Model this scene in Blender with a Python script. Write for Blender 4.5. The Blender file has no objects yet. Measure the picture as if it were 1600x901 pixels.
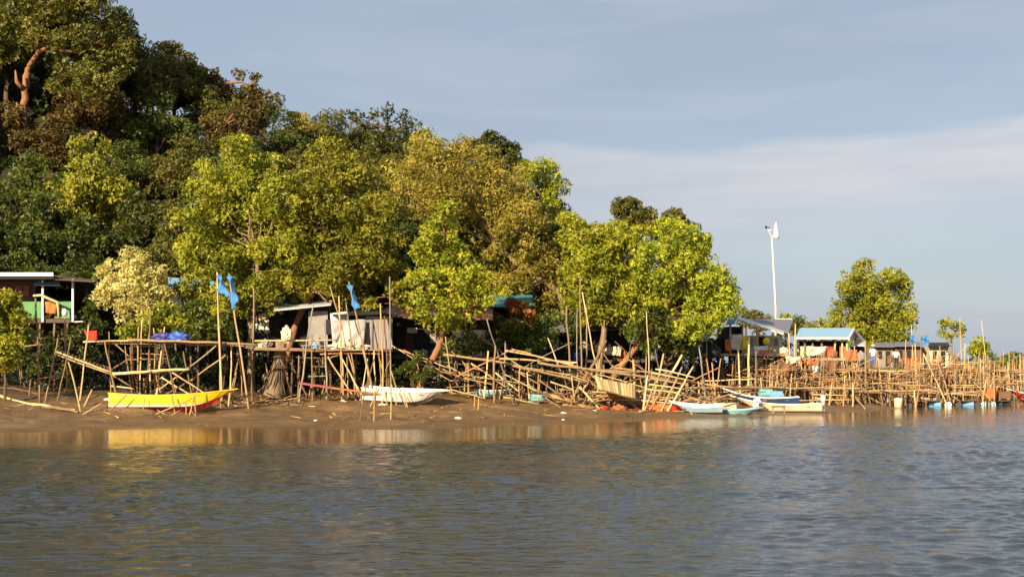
import bpy, math, random
import numpy as np
from mathutils import Vector, Matrix, Quaternion

random.seed(7)
RNG = np.random.default_rng(7)
S = bpy.context.scene
COL = S.collection
R = math.radians

# ------------------------------------------------------------------ camera
F = 2200.0      # focal length in photo pixels (1600 px wide)
CZ = 3.2        # camera height above the water
HY = 565.0      # horizon row
cam = bpy.data.cameras.new('camera')
cam.sensor_width = 36.0
cam.lens = F / 1600 * 36
cam.shift_y = (HY - 450.5) / 1600
cam.clip_end = 6000
camo = bpy.data.objects.new('camera', cam)
camo.location = (0, 0, CZ)
camo.rotation_euler = (math.pi / 2, 0, 0)
COL.objects.link(camo)
S.camera = camo

# ------------------------------------------------------------------ sky, sun, exposure
SUN_EL, SUN_ROT = 22.0, 208.0
world = bpy.data.worlds.new("World")
S.world = world
world.use_nodes = True
nt = world.node_tree
N, L = nt.nodes, nt.links
bg = N['Background']
bg.inputs[1].default_value = 0.105
sky = N.new('ShaderNodeTexSky')
sky.sky_type = 'NISHITA'
sky.sun_disc = False
sky.sun_elevation = R(SUN_EL)
sky.sun_rotation = R(SUN_ROT)
sky.dust_density = 1.0
sky.air_density = 1.0
tc = N.new('ShaderNodeTexCoord')
sep = N.new('ShaderNodeSeparateXYZ')
L.new(tc.outputs['Generated'], sep.inputs[0])


def wmath(op, a, b=None, c=None, clamp=False):
    n = N.new('ShaderNodeMath'); n.operation = op; n.use_clamp = clamp
    for i, v in enumerate((a, b, c)):
        if v is None: continue
        if isinstance(v, (int, float)): n.inputs[i].default_value = v
        else: L.new(v, n.inputs[i])
    return n.outputs[0]


def wnoise(sx, sy, sz, scale, detail, off=(0, 0, 0), dist=0.0):
    mp = N.new('ShaderNodeMapping')
    mp.inputs['Scale'].default_value = (sx, sy, sz)
    mp.inputs['Location'].default_value = off
    L.new(tc.outputs['Generated'], mp.inputs[0])
    n = N.new('ShaderNodeTexNoise')
    n.inputs['Scale'].default_value = scale
    n.inputs['Detail'].default_value = detail
    n.inputs['Distortion'].default_value = dist
    L.new(mp.outputs[0], n.inputs['Vector'])
    return n.outputs['Fac']


def wmix(fac, a, b):
    n = N.new('ShaderNodeMix'); n.data_type = 'RGBA'
    if isinstance(fac, (int, float)): n.inputs[0].default_value = fac
    else: L.new(fac, n.inputs[0])
    for i, v in ((6, a), (7, b)):
        if isinstance(v, tuple): n.inputs[i].default_value = (*v, 1)
        else: L.new(v, n.inputs[i])
    return n.outputs[2]


# thin high overcast over the clear sky, and one brighter streaky bank of cloud
veil = wnoise(1, 1, 4.5, 2.2, 5, (0.3, 0, 0.2), 0.4)
veil_f = wmath('MULTIPLY_ADD', veil, 0.30, 0.72, clamp=True)
c1 = wmix(veil_f, sky.outputs[0], (1.76, 2.04, 2.52))
# bank: a long low cloud rising slightly to the right, crisp on top, soft below
wob = wmath('MULTIPLY_ADD', wnoise(3, 3, 3, 2.2, 5), 0.03, -0.015)
zc = wmath('ADD', wmath('MULTIPLY_ADD', sep.outputs[0], 0.03, 0.146), wob)
dz = wmath('SUBTRACT', zc, sep.outputs[2])                 # > 0 below the top edge
up = wmath('MULTIPLY', wmath('ADD', dz, 0.004), 130.0, clamp=True)
dn = wmath('MULTIPLY', wmath('SUBTRACT', 0.085, dz), 16.0, clamp=True)
band = wmath('MULTIPLY', up, dn)
side = wmath('MULTIPLY_ADD', sep.outputs[0], 2.4, 0.45, clamp=True)
tex = wmath('MULTIPLY_ADD', wnoise(1.2, 1, 13, 5.0, 7, (2, 0, 0), 0.6), 1.9, -0.45, clamp=True)
bf = wmath('MULTIPLY', wmath('MULTIPLY', band, side), wmath('MULTIPLY_ADD', tex, 0.75, 0.35), clamp=True)
c2 = wmix(wmath('MULTIPLY', bf, 1.0), c1, (3.45, 3.38, 3.5))
# wispy streaks
w1 = wmath('MULTIPLY_ADD', wnoise(1.3, 1, 9, 3.2, 8, (5, 1, 0), 0.9), 3.0, -1.45, clamp=True)
c3 = wmix(wmath('MULTIPLY', w1, 0.55), c2, (2.6, 2.8, 3.3))
L.new(c3, bg.inputs[0])

sun = bpy.data.lights.new('sun', 'SUN')
sun.energy = 5.0
sun.angle = R(0.6)
sun.color = (1.0, 0.80, 0.54)
suno = bpy.data.objects.new('sun', sun)
sd = Vector((math.sin(R(SUN_ROT)) * math.cos(R(SUN_EL)), math.cos(R(SUN_ROT)) * math.cos(R(SUN_EL)), math.sin(R(SUN_EL))))
suno.rotation_euler = sd.to_track_quat('Z', 'Y').to_euler()
suno.location = sd * 200
COL.objects.link(suno)

S.view_settings.view_transform = 'Standard'
S.view_settings.look = 'None'
S.view_settings.gamma = 1
S.view_settings.exposure = 1.0
S.view_settings.use_curve_mapping = False


# ------------------------------------------------------------------ node helpers / materials
class NT:
    def __init__(s, name):
        s.m = bpy.data.materials.new(name); s.m.use_nodes = True
        s.t = s.m.node_tree; s.b = s.t.nodes['Principled BSDF']
        s.out = s.t.nodes['Material Output']

    def n(s, typ, **kw):
        x = s.t.nodes.new(typ)
        for k, v in kw.items(): setattr(x, k, v)
        return x

    def l(s, a, b): s.t.links.new(a, b)

    def coord(s, which='Object', scale=(1, 1, 1)):
        t = s.n('ShaderNodeTexCoord'); m = s.n('ShaderNodeMapping')
        m.inputs['Scale'].default_value = scale
        s.l(t.outputs[which], m.inputs[0]); return m.outputs[0]

    def noise(s, vec, scale, detail=4, rough=.55, dist=0):
        x = s.n('ShaderNodeTexNoise'); s.l(vec, x.inputs['Vector'])
        x.inputs['Scale'].default_value = scale; x.inputs['Detail'].default_value = detail
        x.inputs['Roughness'].default_value = rough; x.inputs['Distortion'].default_value = dist
        return x.outputs['Fac']

    def ramp(s, fac, stops):
        x = s.n('ShaderNodeValToRGB'); s.l(fac, x.inputs[0])
        e = x.color_ramp.elements
        while len(e) < len(stops): e.new(0.5)
        for el, (p, c) in zip(e, stops):
            el.position = p; el.color = (*c, 1) if len(c) == 3 else c
        return x.outputs[0]

    def math(s, op, a, b=None, c=None, clamp=False):
        x = s.n('ShaderNodeMath', operation=op); x.use_clamp = clamp
        for i, v in enumerate((a, b, c)):
            if v is None: continue
            if isinstance(v, (int, float)): x.inputs[i].default_value = v
            else: s.l(v, x.inputs[i])
        return x.outputs[0]

    def mix(s, fac, a, b, blend='MIX'):
        x = s.n('ShaderNodeMix', data_type='RGBA', blend_type=blend)
        if isinstance(fac, (int, float)): x.inputs[0].default_value = fac
        else: s.l(fac, x.inputs[0])
        for i, v in ((6, a), (7, b)):
            if isinstance(v, tuple): x.inputs[i].default_value = (*v, 1)
            else: s.l(v, x.inputs[i])
        return x.outputs[2]

    def bump(s, h, strength=.4, dist=.05):
        x = s.n('ShaderNodeBump'); s.l(h, x.inputs['Height'])
        x.inputs['Strength'].default_value = strength; x.inputs['Distance'].default_value = dist
        s.l(x.outputs[0], s.b.inputs['Normal']); return x

    def base(s, v):
        if isinstance(v, tuple): s.b.inputs['Base Color'].default_value = (*v, 1)
        else: s.l(v, s.b.inputs['Base Color'])

    def rough(s, v):
        if isinstance(v, (int, float)): s.b.inputs['Roughness'].default_value = v
        else: s.l(v, s.b.inputs['Roughness'])


def scl(c, k): return tuple(min(1, x * k) for x in c)


def mat_wood(name, c, streak=14, vary=.5):
    t = NT(name)
    v = t.coord('Object', (streak, streak, 1.5))
    n1 = t.noise(v, 1.0, 6, .6)
    info = t.n('ShaderNodeObjectInfo')
    col = t.ramp(n1, [(.25, scl(c, .5)), (.5, c), (.75, scl(c, 1.3))])
    var = t.ramp(info.outputs['Random'], [(0, (.38, .34, .31)), (.2, (.62, .58, .55)), (.4, (.85, .78, .68)), (.65, (1.05, 1.0, .88)), (1, (1.3, 1.22, 1.05))])
    col = t.mix(vary * 2 if vary < .5 else 1.0, col, var, 'MULTIPLY')
    t.base(col); t.rough(.78); t.bump(n1, .5, .02)
    return t.m


def mat_paint(name, c, rough=.45, dirt=.35, dirtc=(.12, .08, .05), scale=1.8):
    t = NT(name)
    v = t.coord('Object', (1, 1, 1))
    n1 = t.noise(v, scale, 8, .65, .4)
    n2 = t.noise(t.coord('Object', (6, 6, .7)), 2.0, 5, .6)
    f = t.math('MULTIPLY', t.math('MULTIPLY_ADD', n1, 3.2, -1.35, clamp=True), t.math('MULTIPLY_ADD', n2, 1.8, -.35, clamp=True))
    n3 = t.noise(t.coord('Object', (9, 9, .5)), 1.6, 6, .7)
    f = t.math('MULTIPLY', t.math('ADD', f, t.math('MULTIPLY_ADD', n3, 3.0, -1.65, clamp=True)), dirt * 1.3, clamp=True)
    t.base(t.mix(f, t.mix(n2, scl(c, .86), scl(c, 1.08)), dirtc))
    t.rough(t.math('MULTIPLY_ADD', n1, .3, rough - .1)); t.bump(n1, .15, .02)
    return t.m


def mat_roof(name, c, rust=.3, period=9.0):
    t = NT(name)
    tc = t.n('ShaderNodeTexCoord')
    w = t.n('ShaderNodeTexWave', wave_type='BANDS', bands_direction='X'); t.l(tc.outputs['Object'], w.inputs['Vector'])
    w.inputs['Scale'].default_value = period / 3
    n1 = t.noise(t.coord('Object', (2.5, .6, .6)), 1.5, 8, .7)
    f = t.math('MULTIPLY_ADD', n1, 4.0, -2.1, clamp=True)
    t.base(t.mix(t.math('MULTIPLY', f, rust), t.mix(n1, scl(c, .8), scl(c, 1.15)), (.16, .09, .05)))
    t.rough(.5 if sum(c) > .1 else .9); t.bump(w.outputs['Fac'], .6, .03)
    return t.m


def mat_leaf(name, dark, mid, light, trans=.36, gloss=.5):
    """tint attribute: a random value per leaf cluster and leaf; pure colour variety of the foliage"""
    t = NT(name)
    at = t.n('ShaderNodeAttribute', attribute_name='tint')
    info = t.n('ShaderNodeObjectInfo')
    col = t.ramp(at.outputs['Fac'], [(.05, dark), (.5, mid), (.95, light)])
    hs = t.n('ShaderNodeHueSaturation'); t.l(col, hs.inputs['Color'])
    t.l(t.math('MULTIPLY_ADD', info.outputs['Random'], .02, .49), hs.inputs['Hue'])
    t.l(t.math('MULTIPLY_ADD', info.outputs['Random'], .30, .85), hs.inputs['Value'])
    t.b.inputs['Roughness'].default_value = gloss
    t.l(hs.outputs[0], t.b.inputs['Base Color'])
    tr = t.n('ShaderNodeBsdfTranslucent'); t.l(hs.outputs[0], tr.inputs[0])
    mx = t.n('ShaderNodeMixShader'); mx.inputs[0].default_value = trans
    t.l(t.b.outputs[0], mx.inputs[1]); t.l(tr.outputs[0], mx.inputs[2]); t.l(mx.outputs[0], t.out.inputs[0])
    return t.m


def mat_bark(name, c):
    t = NT(name)
    n1 = t.noise(t.coord('Object', (3, 3, .8)), 2.5, 8, .65)
    n2 = t.noise(t.coord('Object', (1, 1, 1)), .9, 3)
    t.base(t.mix(n2, t.ramp(n1, [(.3, scl(c, .45)), (.55, c), (.75, scl(c, 1.35))]), scl(c, .7)))
    t.rough(.9); t.bump(n1, 1.0, .12)
    return t.m


M = {}
M['bamboo'] = mat_wood('weathered_bamboo', (.37, .255, .12))
M['bamboo_pale'] = mat_wood('sun_bleached_wood', (.54, .41, .225))
M['bamboo_dark'] = mat_wood('dark_brown_wood', (.20, .125, .075))  # dark brown tone; on stilts it also stands in for shade
M['bamboo_orange'] = mat_wood('orange_brown_wood', (.36, .19, .085))
M['plank'] = mat_wood('old_planks', (.34, .215, .13), 5)
M['plank_dark'] = mat_wood('dark_planks', (.075, .05, .035), 5)
M['greywood'] = mat_wood('grey_wood', (.24, .22, .20), 5)
M['bark_pale'] = mat_bark('pale_bark', (.29, .205, .125))
M['bark_orange'] = mat_bark('orange_bark', (.36, .175, .075))
M['bark_dark'] = mat_bark('dark_bark', (.14, .09, .055))
M['yellow'] = mat_paint('yellow_paint', (.78, .52, .012), .4, .55, (.34, .18, .03))
M['red'] = mat_paint('red_paint', (.50, .028, .018), .4, .4)
M['darkred'] = mat_paint('dark_red_paint', (.22, .02, .025), .5, .5)
M['white'] = mat_paint('white_paint', (.76, .74, .68), .45, .5, (.36, .27, .17))
M['cream'] = mat_paint('cream_paint', (.70, .62, .42), .45, .5, (.28, .18, .1))
M['skyblue'] = mat_paint('sky_blue_paint', (.28, .50, .60), .4, .35, (.2, .15, .1))
M['teal'] = mat_paint('teal_paint', (.18, .44, .46), .4, .3, (.15, .12, .08))
M['navy'] = mat_paint('navy_paint', (.018, .055, .13), .35, .3, (.15, .12, .08))
M['green'] = mat_paint('green_paint', (.06, .24, .05), .5, .3)
M['maroon'] = mat_paint('maroon_boards', (.055, .012, .014), .6, .3)
M['black'] = mat_paint('black_rubber', (.02, .02, .022), .5, .1)
M['grey'] = mat_paint('grey_board', (.27, .255, .25), .7, .6)
M['darkwall'] = mat_paint('shade_dark_wall', (.014, .015, .015), .8, .3, (.03, .025, .02))  # tree shade over the house fronts is put into this near-black
M['orange'] = mat_paint('orange_plastic', (.62, .17, .035), .5, .25)
M['blue_plastic'] = mat_paint('blue_plastic', (.16, .40, .62), .35, .35, (.2, .2, .18))
M['white_plastic'] = mat_paint('white_plastic', (.72, .74, .74), .35, .35, (.3, .28, .22))
M['yellow_cloth'] = mat_paint('yellow_cloth', (.75, .60, .03), .8, .1)
M['blue_cloth'] = mat_paint('blue_cloth', (.03, .24, .62), .8, .15, (.05, .1, .2))
M['flag_blue'] = mat_paint('faded_blue_flag', (.045, .20, .48), .8, .3, (.15, .25, .35))
M['red_cloth'] = mat_paint('red_cloth', (.60, .03, .015), .85, .15)
M['orange_cloth'] = mat_paint('orange_cloth', (.62, .16, .04), .85, .2)
M['purple_tarp'] = mat_paint('purple_blue_tarp', (.045, .04, .22), .5, .15)
M['blue_tarp'] = mat_paint('blue_tarp', (.05, .13, .52), .5, .15)
M['grey_tarp'] = mat_paint('grey_tarp', (.36, .34, .33), .45, .5, (.16, .14, .12), 1.0)
M['cream_tarp'] = mat_paint('cream_tarp', (.66, .58, .42), .6, .4, (.3, .22, .14))
M['net_brown'] = mat_paint('brown_net', (.17, .085, .04), .9, .4)
M['net_orange'] = mat_paint('orange_net', (.40, .14, .05), .9, .4)
M['net_dark'] = mat_paint('dark_net', (.03, .035, .03), .9, .3)
M['roof_blue'] = mat_roof('light_blue_sheet_roof', (.24, .42, .60), .25)
M['roof_deepblue'] = mat_roof('deep_blue_sheet_roof', (.03, .17, .42), .3)
M['roof_grey'] = mat_roof('grey_sheet_roof', (.19, .19, .22), .3)
M['roof_white'] = mat_roof('whitish_sheet_roof', (.62, .62, .62), .25)
M['roof_teal'] = mat_roof('teal_sheet_roof', (.04, .22, .26), .25)
M['roof_rust'] = mat_roof('rusty_sheet_roof', (.34, .15, .09), .8)
M['roof_dark'] = mat_roof('dark_sheet_roof', (.015, .013, .013), .3)
M['corr_grey'] = mat_roof('corrugated_wall_sheet', (.24, .22, .21), .5)
M['metal'] = mat_paint('galvanised_metal', (.55, .54, .52), .4, .3)
M['skin'] = mat_paint('skin', (.22, .11, .065), .6, 0)
M['hair'] = mat_paint('black_hair', (.012, .01, .01), .6, 0)
M['white_cloth'] = mat_paint('white_cotton', (.74, .72, .70), .9, .05)

M['leaf_mangrove'] = mat_leaf('mangrove_leaves', (.075, .105, .008), (.27, .28, .014), (.52, .48, .035))
M['leaf_bright'] = mat_leaf('bright_leaves', (.09, .135, .008), (.32, .35, .016), (.58, .55, .035))
M['leaf_gold'] = mat_leaf('golden_leaves', (.12, .11, .015), (.34, .30, .035), (.56, .46, .07))
M['leaf_cream'] = mat_leaf('pale_yellow_leaves', (.36, .34, .085), (.66, .60, .19), (.86, .80, .34))
M['leaf_green'] = mat_leaf('green_leaves', (.03, .06, .010), (.095, .125, .014), (.19, .21, .026))
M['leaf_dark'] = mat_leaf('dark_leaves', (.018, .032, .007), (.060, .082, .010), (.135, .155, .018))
M['leaf_olive'] = mat_leaf('olive_leaves', (.045, .055, .008), (.14, .135, .018), (.26, .22, .03))
M['leaf_rust'] = mat_leaf('rusty_leaves', (.045, .036, .008), (.125, .092, .015), (.24, .165, .026))
M['leaf_under'] = mat_leaf('undergrowth_leaves', (.008, .014, .006), (.018, .028, .008), (.035, .05, .012), .15)  # shade under the trees is put into these near-black greens
M['leaf_orange'] = mat_leaf('withered_orange_leaves', (.16, .05, .012), (.30, .10, .02), (.42, .17, .03))

# mud / ground
t = NT('tidal_mud')
v = t.coord('Object', (1, 1, 1))
n1 = t.noise(v, .35, 8, .6, .6); n2 = t.noise(t.coord('Object', (.7, 1.4, 1)), 1.3, 9, .72); n3 = t.noise(v, 9, 6, .7)
sp = t.n('ShaderNodeSeparateXYZ'); tcx = t.n('ShaderNodeTexCoord'); t.l(tcx.outputs['Object'], sp.inputs[0])
hgt = t.math('MULTIPLY_ADD', n2, .35, t.math('ADD', sp.outputs[2], -.175))
base = t.ramp(n1, [(.33, (.085, .05, .022)), (.47, (.18, .105, .042)), (.53, (.26, .155, .062)), (.68, (.42, .27, .12))])
base = t.mix(t.math('MULTIPLY_ADD', n3, 1.2, -.3, clamp=True), (.14, .08, .03), base)
wet = t.math('MULTIPLY_ADD', hgt, -3.2, .85, clamp=True)      # low mud is wet
base = t.mix(t.math('MULTIPLY', wet, .5), base, (.13, .075, .032))
soil = t.math('MULTIPLY_ADD', sp.outputs[2], 1.0, -.9, clamp=True)
base = t.mix(soil, base, t.mix(n2, (.018, .018, .009), (.045, .035, .018)))  # dark soil up the bank, with tree shade also put into its colour
t.base(base)
t.rough(t.math('MULTIPLY_ADD', wet, -.45, t.math('MULTIPLY_ADD', n1, .5, .45), clamp=True))
hh = t.math('MULTIPLY_ADD', n3, .12, t.math('MULTIPLY', n2, 1.0))
t.bump(hh, .8, .16)
M['mud'] = t.m

# forest floor on the hill
t = NT('forest_floor')
v = t.coord('Object', (1, 1, 1))
n1 = t.noise(v, .6, 8, .7)
t.base(t.ramp(n1, [(.3, (.010, .012, .006)), (.6, (.025, .03, .012)), (.8, (.05, .04, .02))])); t.rough(.95)  # dark earth, deepened to carry the shade below the crowns
t.bump(n1, 1.0, .5)
M['floor'] = t.m

# water
t = NT('river_water')
at = t.n('ShaderNodeAttribute', attribute_name='calm')     # 0 = sheltered strip by the bank, 1 = open water
amp = at.outputs['Fac']
geo = t.n('ShaderNodeTexCoord')


def wn(scale3, sc, det, rough=.55, dist=0.0):
    m = t.n('ShaderNodeMapping'); m.inputs['Scale'].default_value = scale3; m.inputs['Rotation'].default_value = (0, 0, R(8))
    t.l(geo.outputs['Object'], m.inputs[0]); return t.noise(m.outputs[0], sc, det, rough, dist)


a1 = wn((.7, 1, 1), 9.0, 4, .6, .2)
a2 = wn((.5, 1, 1), 2.5, 3, .5, .2)
h = t.math('ADD', t.math('MULTIPLY', a1, .012), t.math('MULTIPLY', a2, .075))
h = t.math('MULTIPLY', h, t.math('MULTIPLY_ADD', amp, .86, .14))
bp = t.n('ShaderNodeBump'); t.l(h, bp.inputs['Height']); bp.inputs['Strength'].default_value = 1.0; bp.inputs['Distance'].default_value = 1.0
t.l(bp.outputs[0], t.b.inputs['Normal'])
t.base(t.mix(amp, (.09, .062, .032), (.034, .041, .045)))
t.rough(t.math('MULTIPLY_ADD', amp, -.03, .11))
t.b.inputs['IOR'].default_value = 1.33
M['water'] = t.m

# ------------------------------------------------------------------ object helpers
ORI = {}


class MB:
    def __init__(s): s.v = []; s.f = []

    def add(s, vs, fs):
        o = len(s.v); s.v += [tuple(x) for x in vs]; s.f += [tuple(i + o for i in f) for f in fs]; return s

    def tube(s, pts, rad, n=6, cap=True):
        pts = [Vector(p) for p in pts]
        if isinstance(rad, (int, float)): rad = [rad] * len(pts)
        vs = []
        d0 = (pts[-1] - pts[0]).normalized()
        ref = Vector((0, 1, 0)) if abs(d0.y) < .8 else Vector((1, 0, 0))
        for i, p in enumerate(pts):
            a = pts[max(0, i - 1)]; b = pts[min(len(pts) - 1, i + 1)]
            d = (b - a).normalized() if (b - a).length > 1e-9 else d0
            u = d.cross(ref)
            if u.length < 1e-3: u = d.cross(Vector((0, 0, 1)))
            u.normalize(); w = d.cross(u)
            for k in range(n):
                an = 2 * math.pi * k / n
                vs.append(p + (u * math.cos(an) + w * math.sin(an)) * rad[i])
        fs = []
        for i in range(len(pts) - 1):
            for k in range(n):
                a = i * n + k; b = i * n + (k + 1) % n
                fs.append((a, b, b + n, a + n))
        if cap:
            fs.append(tuple(range(n - 1, -1, -1))); o = (len(pts) - 1) * n; fs.append(tuple(o + k for k in range(n)))
        return s.add(vs, fs)

    def box(s, x0, x1, y0, y1, z0, z1, rot=None, about=None):
        vs = [Vector((x, y, z)) for z in (z0, z1) for y in (y0, y1) for x in (x0, x1)]
        if rot is not None:
            c = Vector(about) if about else sum(vs, Vector()) / 8
            vs = [rot @ (p - c) + c for p in vs]
        return s.add(vs, [(0, 2, 3, 1), (4, 5, 7, 6), (0, 1, 5, 4), (2, 6, 7, 3), (0, 4, 6, 2), (1, 3, 7, 5)])

    def beam(s, a, b, w, h, up=(0, 0, 1)):
        a = Vector(a); b = Vector(b); d = (b - a).normalized(); sd_ = d.cross(Vector(up))
        if sd_.length < 1e-3: sd_ = d.cross(Vector((1, 0, 0)))
        sd_.normalize(); u = sd_.cross(d)
        vs = [p + sd_ * i * w / 2 + u * j * h / 2 for p in (a, b) for j in (-1, 1) for i in (-1, 1)]
        return s.add(vs, [(0, 2, 3, 1), (4, 5, 7, 6), (0, 1, 5, 4), (2, 6, 7, 3), (0, 4, 6, 2), (1, 3, 7, 5)])

    def slab(s, quad, th):
        """four world corners, thickness along the quad's normal"""
        q = [Vector(p) for p in quad]; n = (q[1] - q[0]).cross(q[3] - q[0]).normalized() * th
        vs = q + [p + n for p in q]
        return s.add(vs, [(3, 2, 1, 0), (4, 5, 6, 7), (0, 1, 5, 4), (1, 2, 6, 5), (2, 3, 7, 6), (3, 0, 4, 7)])

    def ellipsoid(s, c, r, nu=10, nv=6):
        vs = [(c[0], c[1], c[2] - r[2])]
        for j in range(1, nv):
            th = math.pi * j / nv
            for i in range(nu):
                a = 2 * math.pi * i / nu
                vs.append((c[0] + r[0] * math.sin(th) * math.cos(a), c[1] + r[1] * math.sin(th) * math.sin(a), c[2] - r[2] * math.cos(th)))
        vs.append((c[0], c[1], c[2] + r[2])); top = len(vs) - 1
        fs = [(0, 1 + (i + 1) % nu, 1 + i) for i in range(nu)]
        for j in range(nv - 2):
            for i in range(nu):
                a = 1 + j * nu + i; b = 1 + j * nu + (i + 1) % nu
                fs.append((a, b, b + nu, a + nu))
        o = 1 + (nv - 2) * nu
        fs += [(o + i, o + (i + 1) % nu, top) for i in range(nu)]
        return s.add(vs, fs)

    def build(s, name, mat, parent=None, origin=None, smooth=False):
        vs = np.array([tuple(p) for p in s.v], dtype=np.float64)
        if parent is not None and origin is None:
            origin = (float((vs[:, 0].min() + vs[:, 0].max()) / 2), float((vs[:, 1].min() + vs[:, 1].max()) / 2), float(vs[:, 2].min()))
        if origin is None:
            lo = vs[vs[:, 2] < vs[:, 2].min() + .15]
            origin = (float(lo[:, 0].mean()), float(lo[:, 1].mean()), float(vs[:, 2].min()))
        me = bpy.data.meshes.new(name)
        me.from_pydata((vs - np.array(origin)).tolist(), [], s.f)
        me.materials.append(M[mat] if isinstance(mat, str) else mat)
        if smooth: me.polygons.foreach_set('use_smooth', [True] * len(me.polygons))
        me.update()
        return link(name, me, origin, parent)


def link(name, data, origin, parent=None):
    o = bpy.data.objects.new(name, data); COL.objects.link(o)
    ORI[o.name] = Vector(origin)
    if parent is not None:
        o.parent = parent; o.location = Vector(origin) - ORI[parent.name]
    else: o.location = origin
    return o


def tag(o, label=None, cat=None, group=None, kind=None):
    if label: o['label'] = label
    if cat: o['category'] = cat
    if group: o['group'] = group
    if kind: o['kind'] = kind
    return o


def thing(name, label, cat, loc, group=None):
    return tag(link(name, None, loc), label, cat, group)


def P(px, py, Y): return Vector(((px - 800) / F * Y, Y, CZ - (py - HY) / F * Y))


SHX = [-200, -80, -40, -23, -16.5, -4.8, 3.3, 12, 19, 25, 28.5, 38, 60, 120, 400, 900]
SHY = [20, 50, 57, 63.4, 68.0, 66.5, 72.6, 80.5, 86.5, 93, 101.5, 108, 125, 170, 330, 600]
BD = [-60, -8, -2, 0, 3, 10, 14, 20, 30, 60]
BH = [-2.5, -.5, -.10, 0, .09, .35, .7, 1.35, 1.7, 1.9]
HX = [-200, -49, -36, -24.5, -17, -6, 6, 14, 25, 40]
HZ = [36, 31, 25, 19.5, 17, 14, 6, .8, 0, 0]


def ground(x, y):
    x = np.asarray(x, float); y = np.asarray(y, float)
    d = y - np.interp(x, SHX, SHY)
    g = np.interp(d, BD, BH)
    g = g + (np.sin(x * .9 + y * .35) * .05 + np.sin(x * .37 - y * .8 + 1) * .06 + np.sin(x * 2.3 + y * 1.7) * .02) * np.clip(d / 12 + .15, 0.12, 1.5)
    hx = np.interp(x, HX, HZ)
    s_ = np.clip((y - 91) / 44, 0, 1); s_ = s_ * s_ * (3 - 2 * s_)
    s2 = np.clip((y - 140) / 120, 0, 1); s2 = 1 - s2 * s2 * (3 - 2 * s2)
    return g + hx * s_ * s2


def gz(x, y): return float(ground(x, y))


def hit(px, py, y0=55, y1=200):
    """point where the view ray through a photo pixel meets the ground"""
    ys = np.arange(y0, y1, .05); xs = (px - 800) / F * ys; zs = CZ - (py - HY) / F * ys
    k = np.argmax(zs <= ground(xs, ys))
    if zs[k] > ground(xs[k], ys[k]): k = len(ys) - 1
    return Vector((xs[k], ys[k], zs[k]))


def crook(a, b, n=6, amt=.012):
    a = Vector(a); b = Vector(b); Lg = (b - a).length
    u = (b - a).orthogonal().normalized(); w = (b - a).normalized().cross(u)
    ph = random.uniform(0, 6.28); bow = random.uniform(-1, 1) * amt * Lg
    pts = []
    for i in range(n):
        t_ = i / (n - 1); s_ = math.sin(math.pi * t_) * bow
        j = Lg * amt * .35
        pts.append(a.lerp(b, t_) + u * (s_ * math.cos(ph) + random.uniform(-j, j)) + w * (s_ * math.sin(ph) + random.uniform(-j, j)))
    return pts


def pole(a, b, r=.05, mat='bamboo', parent=None, name='pole', taper=.7, label=None, cat=None, group=None, amt=.018, n=7):
    """a is the thick end"""
    pts = crook(a, b, n, amt)
    rad = [r * (1 - (1 - taper) * i / (n - 1)) * random.uniform(.9, 1.12) for i in range(n)]
    o = MB().tube(pts, rad, 6).build(name, mat, parent, origin=tuple(Vector(a)) if parent is None else None, smooth=True)
    return tag(o, label, cat, group)


def stake(xt, yt, xb, yb, Y=None, r=.05, lean=None, **kw):
    """a pole given by its top and foot in the photo; its foot is driven into the ground"""
    if Y is None:
        b = hit(xb, yb)
    else:
        b = P(xb, yb, Y)
    ly = random.uniform(-.25, .25) if lean is None else lean
    a = P(xt, yt, b.y + ly)
    d = (b - a).normalized()
    if d.z < -.15:
        for _ in range(200):
            if b.z < gz(b.x, b.y) - .3: break
            b = b + d * .1
    return pole(b, a, r, **kw)


# ------------------------------------------------------------------ terrain, water, hill
def axis(segs):
    out = []
    for a, b, st in segs: out += list(np.arange(a, b, st))
    return np.array(out + [segs[-1][1]])


def sheet(name, xs, ys, zf, mat, smooth=True):
    X, Y = np.meshgrid(xs, ys); Z = zf(X, Y)
    nx, ny = len(xs), len(ys)
    vs = np.stack([X.ravel(), Y.ravel(), Z.ravel()], 1)
    i = np.arange(nx - 1)[None, :] + np.arange(ny - 1)[:, None] * nx
    fs = np.stack([i, i + 1, i + nx + 1, i + nx], -1).reshape(-1, 4)
    me = bpy.data.meshes.new(name)
    me.from_pydata(vs.tolist(), [], fs.tolist())
    if smooth: me.polygons.foreach_set('use_smooth', [True] * len(me.polygons))
    me.materials.append(M[mat]); me.update()
    return link(name, me, (0, 0, 0)), vs


def NZ(x, y):
    """smooth value noise in -0.5..0.5"""
    xi = np.floor(x).astype(int); yi = np.floor(y).astype(int); fx = x - xi; fy = y - yi
    fx = fx * fx * (3 - 2 * fx); fy = fy * fy * (3 - 2 * fy)
    h_ = lambda a, b: np.modf(np.abs(np.sin(a * 127.1 + b * 311.7) * 43758.5453))[0]
    return (h_(xi, yi) * (1 - fx) + h_(xi + 1, yi) * fx) * (1 - fy) + (h_(xi, yi + 1) * (1 - fx) + h_(xi + 1, yi + 1) * fx) * fy - .5


def rough_ground(X, Y):
    d = Y - np.interp(X, SHX, SHY)
    r_ = NZ(X * 1.1, Y * 1.5) * .16 + NZ(X * 3.3 + 50, Y * 4.2) * .07 + np.sin(X * 5.1 + Y * 2.2) * np.sin(X * 1.3 - Y * 4.7) * .022 + np.sin(X * 11 + Y * 3) * np.sin(Y * 8 - X * 4) * .010
    return ground(X, Y) + r_ * np.clip(d / 5, .15, 1.4) * (d < 60)


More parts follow.
